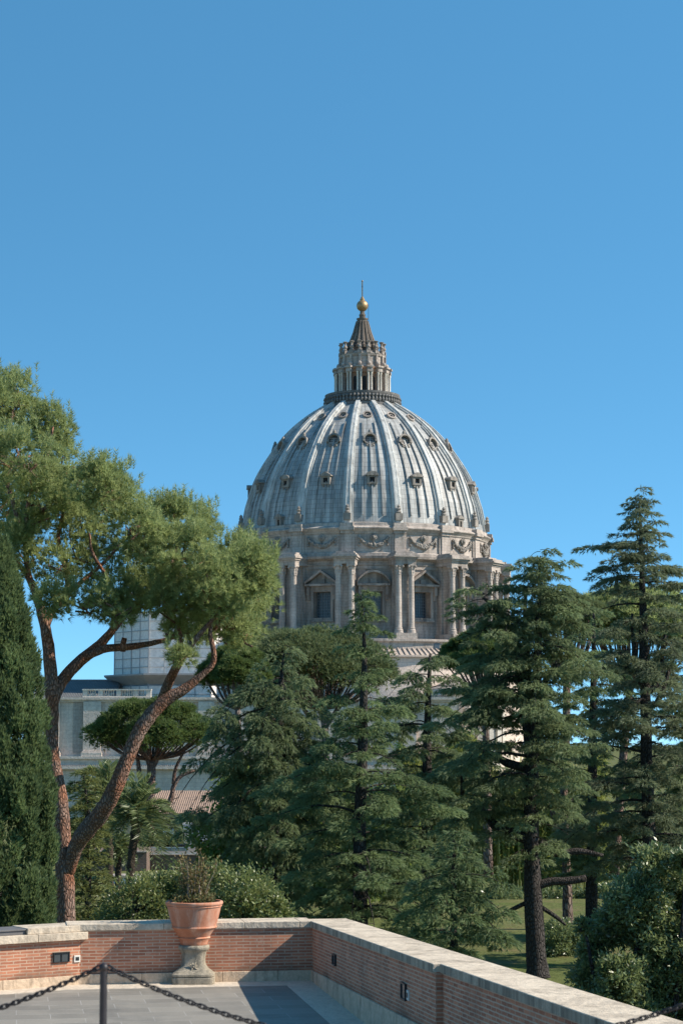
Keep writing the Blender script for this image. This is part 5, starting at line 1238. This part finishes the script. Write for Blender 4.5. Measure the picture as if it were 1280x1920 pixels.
# bamboo thicket: canes are one growth, leaves above
def bamboo():
    Y = 124.0; root = tree_root('bamboo_thicket', 900, Y, 'tall yellow-green bamboo thicket with bare canes behind the lawn', 'bamboo'); rng = np.random.default_rng(70); mb = MB(); m = mpp(Y)
    for i in range(80):
        px = rng.uniform(760, 1120) if i % 3 else rng.uniform(925, 985); y = Y + rng.uniform(-1.5, 3); b = at(px, gy(Y), y); b[2] = ground_z(y) - .1; h = rng.uniform(6, 9.0)
        lean = rng.normal(0, .5, 2); mb.tube([b, b + np.array([lean[0] * .3, lean[1] * .3, h * .5]), b + np.array([lean[0], lean[1], h])], [.065, .055, .02], 5)
    mb.build('canes', M['bamboo_cane'], root, smooth=True)
    n = 60000; px = rng.uniform(745, 1130, n); tp = rng.beta(1.7, 1.2, n); zz = ground_z(Y) + .7 + tp * (7.6 + 1.0 * np.sin(px * .045) + .8 * np.sin(px * .017))
    c = np.stack([(px - 640) / FPX * Y, Y + rng.uniform(-1.6, 3, n) , zz], 1); d = unit(sph(rng, n) + np.array([0, -.2, -.35]))
    np_mesh('leaves', quad_leaves(c, d, .38 * rng.uniform(.6, 1.3, n), .085 * rng.uniform(.7, 1.2, n), rng), 4, M['bamboo_leaf'], root, tp * .6 + rng.normal(.1, .2, n))
bamboo()
# pale-barked tree behind the big cedar
def pale_trunk():
    root = tree_root('bare_trunk', 1062, 95.0, 'pale grey trunk of a half-hidden tree just right of the great cedar trunk', 'tree'); mb = MB()
    for lst in ([(1064, gy(95.0), 11), (1063, 1700, 9.5), (1062, 1640, 8.5), (1057, 1560, 8), (1056, 1500, 7.5), (1060, 1400, 5)], [(1058, 1580, 6), (1040, 1540, 5), (1028, 1490, 4), (1022, 1430, 2)]):
        p, r = smooth_path(*pix_path(lst, 95.0), 4); mb.tube(p, r, 10, .04)
    mb.build('trunk', M['pine_bark_far'], root, smooth=True)
pale_trunk()

# ---- date palms
def palm(label, px, Y, cx, cy, R, trunk, seed, n=46):
    root = tree_root('date_palm', px, Y, label, 'palm', 'palms in front of the ochre house'); rng = np.random.default_rng(seed); m = mpp(Y); mb = MB()
    p, r = smooth_path(*pix_path(trunk, Y), 8); mb.tube(p, r, 14, .10); c0 = at(cx, cy, Y)
    mb.ball(c0 + np.array([0, 0, -.45]), trunk[-1][2] * m * 1.5, 8, (1, 1, 1.3)); mb.build('trunk', M['palm_bark'], root, smooth=True)
    fr = MB(); Vs = []; Ts = []
    for i in range(n):
        az = i * 2.39996 + rng.uniform(-.3, .3); el = math.radians(82 - 118 * (i / n) ** .85 + rng.uniform(-8, 8)); L = R * m * rng.uniform(.85, 1.12)
        h = np.array([math.cos(az), math.sin(az), 0]); t = np.linspace(0, 1, 40); curve = .55 + .5 * math.cos(el)
        pt = c0 + h * (L * t * math.cos(el))[:, None] + np.array([0, 0, 1.]) * (L * (t * math.sin(el) - curve * .55 * t * t))[:, None]
        fr.tube(pt[::6], np.linspace(.04, .01, len(pt[::6])), 4)
        T = unit(np.gradient(pt, axis=0)); sdv = unit(np.cross(T, np.array([0, 0, 1.]) + h * .01)); up = np.cross(sdv, T)
        for sg in (1, -1):
            for rep in range(1):
                q = pt[2:] + rng.normal(0, .015, pt[2:].shape); d = unit(sdv[2:] * sg * .9 + T[2:] * .75 + up[2:] * .30 + rng.normal(0, .05, q.shape)); l = L * .26 * np.sin(np.pi * (.12 + .82 * t[2:])) ** .7
                Vs.append(quad_leaves(q, d, 1.25 * l * rng.uniform(.8, 1.15, len(q)), np.full(len(q), .062), rng)); Ts.append(np.full(len(q), .85 - .75 * i / n) + rng.normal(0, .12, len(q)))
    fr.build('frond_ribs', M['palm_leaf'], root, smooth=True)
    np_mesh('fronds', np.concatenate(Vs), 4, M['palm_leaf'], root, np.concatenate(Ts))
palm('full-headed date palm with a dark trunk in front of the ochre house', 250, 112.0, 258, 1520, 92, [(243, gy(112), 8), (244, 1650, 7.5), (248, 1600, 7.5), (254, 1560, 8.5), (257, 1535, 9.5)], 81)
palm('taller date palm half hidden by the slanting pine limb', 205, 118.0, 202, 1486, 80, [(207, gy(118), 7.5), (206, 1640, 7), (205, 1570, 7), (203, 1510, 8)], 82)
palm('small low date palm beside the foot of the taller palms', 222, 122.0, 222, 1588, 42, [(222, gy(122), 6), (222, 1640, 6), (222, 1600, 6)], 83, 34)

# ================================================================== house and yard by the palms
BY = 205.0
hx = lambda px, Y=BY: at(px, 1385, Y)[0]; hz = lambda py, Y=BY: at(640, py, Y)[2]
house = empty('ochre_house', (hx(330), BY, ground_z(BY)), 'ochre plastered house with a tiled roof behind the palms', 'house')
mb = MB()
wx0, wx1, dz0, dz1 = 297, 337, 1584, 1550
for a, b, c, d in ((190, 257, 1640, 1546), (257, 269, 1556, 1546), (269, wx0, 1640, 1546), (wx0, wx1, 1640, dz0), (wx0, wx1, dz1, 1546), (wx1, 520, 1640, 1546)):
    mb.box(hx(a), hx(b), BY, BY + 9, hz(c), hz(d))
mb.build('wall', M['yellow_plaster'], house)
mb = MB(); mb.box(hx(188), hx(522), BY - .12, BY + 9, hz(1546), hz(1531)); mb.build('fascia', M['brown_wall'], house)
mb = MB(); z0, z1 = hz(1532), hz(1494); mb.hexa([(x, y, z + d) for d in (0, .3) for y, z in ((BY - .7, z0), (BY + 9, z1)) for x in (hx(186), hx(524))])
for k in range(85):
    x = hx(187 + k * 3.95); mb.tube([(x, BY - .75, z0 + .34), (x, BY + 8.9, z1 + .34)], .10, 6)
mb.build('roof', M['roof_tile'], house)
mb = MB(); mb.box(hx(wx0), hx(wx1), BY + .5, BY + .6, hz(dz0), hz(dz1)); win = mb.build('window', M['window_glass'], house)
mb = MB()
for a in (298, 308.5, 317, 326, 336): mb.box(hx(a - .9), hx(a + .9), BY + .36, BY + .48, hz(dz0), hz(dz1))
mb.box(hx(309), hx(326), BY + .42, BY + .46, hz(1582), hz(1556))
mb.build('window_frame', M['white_paint'], win)
mb = MB(); mb.box(hx(257.2), hx(268.8), BY + .3, BY + .45, hz(1640), hz(1556)); mb.build('door', M['shutter'], house)
# parked box lorry
VY = 188.0
van = empty('box_lorry', (hx(380, VY), VY, hz(1602, VY)), 'white box lorry parked beside the ochre house', 'lorry')
mb = MB(); mb.box(hx(345, VY), hx(415, VY), VY, VY + 2.5, hz(1585, VY), hz(1546, VY)); mb.build('cargo_box', M['white_paint'], van, bevel=.05)
mb = MB(); mb.box(hx(344, VY), hx(416, VY), VY - .06, VY + 2.56, hz(1546.6, VY), hz(1543.8, VY)); mb.build('roof_edge', M['white_paint'], van)
mb = MB(); mb.box(hx(346, VY), hx(437, VY), VY + .2, VY + 2.3, hz(1594, VY), hz(1585.2, VY)); mb.build('chassis', M['lamp_black'], van)
mb = MB(); x0, x1 = hx(417, VY), hx(438, VY); zb, zt = hz(1596, VY), hz(1553, VY)
mb.prism([(x0, VY + .1, zb), (x1, VY + .1, zb), (x1, VY + .1, (zb + zt) / 2), (x1 - .4, VY + .1, zt), (x0, VY + .1, zt)], (0, 2.3, 0)); cab = mb.build('cab', M['white_paint'], van, bevel=.05)
mb = MB(); mb.prism([(x0 + .2, VY + .06, (zb + zt) / 2), (x1 - .15, VY + .06, (zb + zt) / 2), (x1 - .45, VY + .06, zt - .2), (x0 + .2, VY + .06, zt - .2)], (0, .03, 0)); mb.build('cab_window', M['window_glass'], cab)
for px in (358, 402, 428):
    c = (hx(px, VY), VY + .25, hz(1596, VY)); mb = MB()
    for (r, y0, y1) in ((.48, 0, .3), (.28, -.03, .0)):
        mb.prism([(c[0] + r * math.cos(q), c[1] + y0, c[2] + r * math.sin(q)) for q in np.linspace(0, 2 * math.pi, 20, endpoint=False)], (0, y1 - y0, 0))
    mb.build('wheel', M['lamp_black'], van)
# retaining wall with railing, shrubs in boxes
WY = 172.0
rwall = empty('retaining_wall', (hx(320, WY), WY, ground_z(WY)), 'dark brown retaining wall below the yard of the ochre house', 'wall')
mb = MB(); mb.box(hx(150, WY), hx(284, WY), WY - 3, WY + 18, ground_z(WY) - .5, hz(1594, WY)); mb.box(hx(284, WY), hx(520, WY), WY, WY + 18, ground_z(WY) - .5, hz(1603, WY)); mb.build('brickwork', M['brown_wall'], rwall)
mb = MB(); mb.box(hx(150, WY), hx(285, WY), WY - 3.2, WY - 2.6, hz(1594, WY), hz(1592, WY)); mb.box(hx(285, WY), hx(520, WY), WY - .15, WY + .3, hz(1603, WY), hz(1601.5, WY)); mb.build('coping', M['facade_recess'], rwall)
rail = empty('yard_railing', (hx(370, WY), WY, hz(1602, WY)), 'pale upright bar railing along the yard wall in front of the white lorry', 'railing')
mb = MB()
for k in range(70): x = hx(286 + k * 2.2, WY); mb.box(x - .022, x + .022, WY - .02, WY + .02, hz(1601.4, WY), hz(1589.5, WY))
mb.build('bars', M['rail_green'], rail)
mb = MB()
for py in (1589, 1600): mb.box(hx(285, WY), hx(440, WY), WY - .03, WY + .03, hz(py, WY) - .03, hz(py, WY) + .03)
mb.build('rails', M['rail_green'], rail)
shed = empty('white_hut', (hx(240, 140.0), 140.0, ground_z(140)), 'low white hut with a flat roof at the foot of the palms', 'hut')
mb = MB(); mb.box(hx(212, 140.0), hx(262, 140.0), 140, 142, ground_z(140), hz(1645, 140.0)); mb.build('wall', M['white_paint'], shed)
mb = MB(); mb.box(hx(210, 140.0), hx(264, 140.0), 139.8, 142.2, hz(1645, 140.0), hz(1642, 140.0)); mb.build('roof', M['facade_recess'], shed)
for i, (px, lab) in enumerate(((326, 'leafy green planter shrub under the window of the ochre house'), (262, 'leafy shrub by the door of the ochre house'), (292, 'small shrub between the palm trunk and the house window'))):
    x, z = hx(px, 178.0), hz(1594, 178.0); e = empty('planter_shrub', (x, 178.0, z), lab, 'plant', 'shrubs in the yard'); rg2 = np.random.default_rng(90 + i)
    mb = MB(); mb.box(x - 1.3, x + 1.3, 177.7, 178.3, z - .1, z + .5); mb.build('planter_box', M['lamp_black'], e)
    n = 1800; c = np.array([x, 178.0, z + .8]) + rg2.normal(size=(n, 3)) * np.array([.65, .25, .32]); np_mesh('foliage', quad_leaves(c, unit(sph(rg2, n) + np.array([0, 0, .4])), rg2.uniform(.12, .28, n), rg2.uniform(.05, .1, n), rg2), 4, M['laurel_leaf'], e, rg2.normal(.4, .2, n))
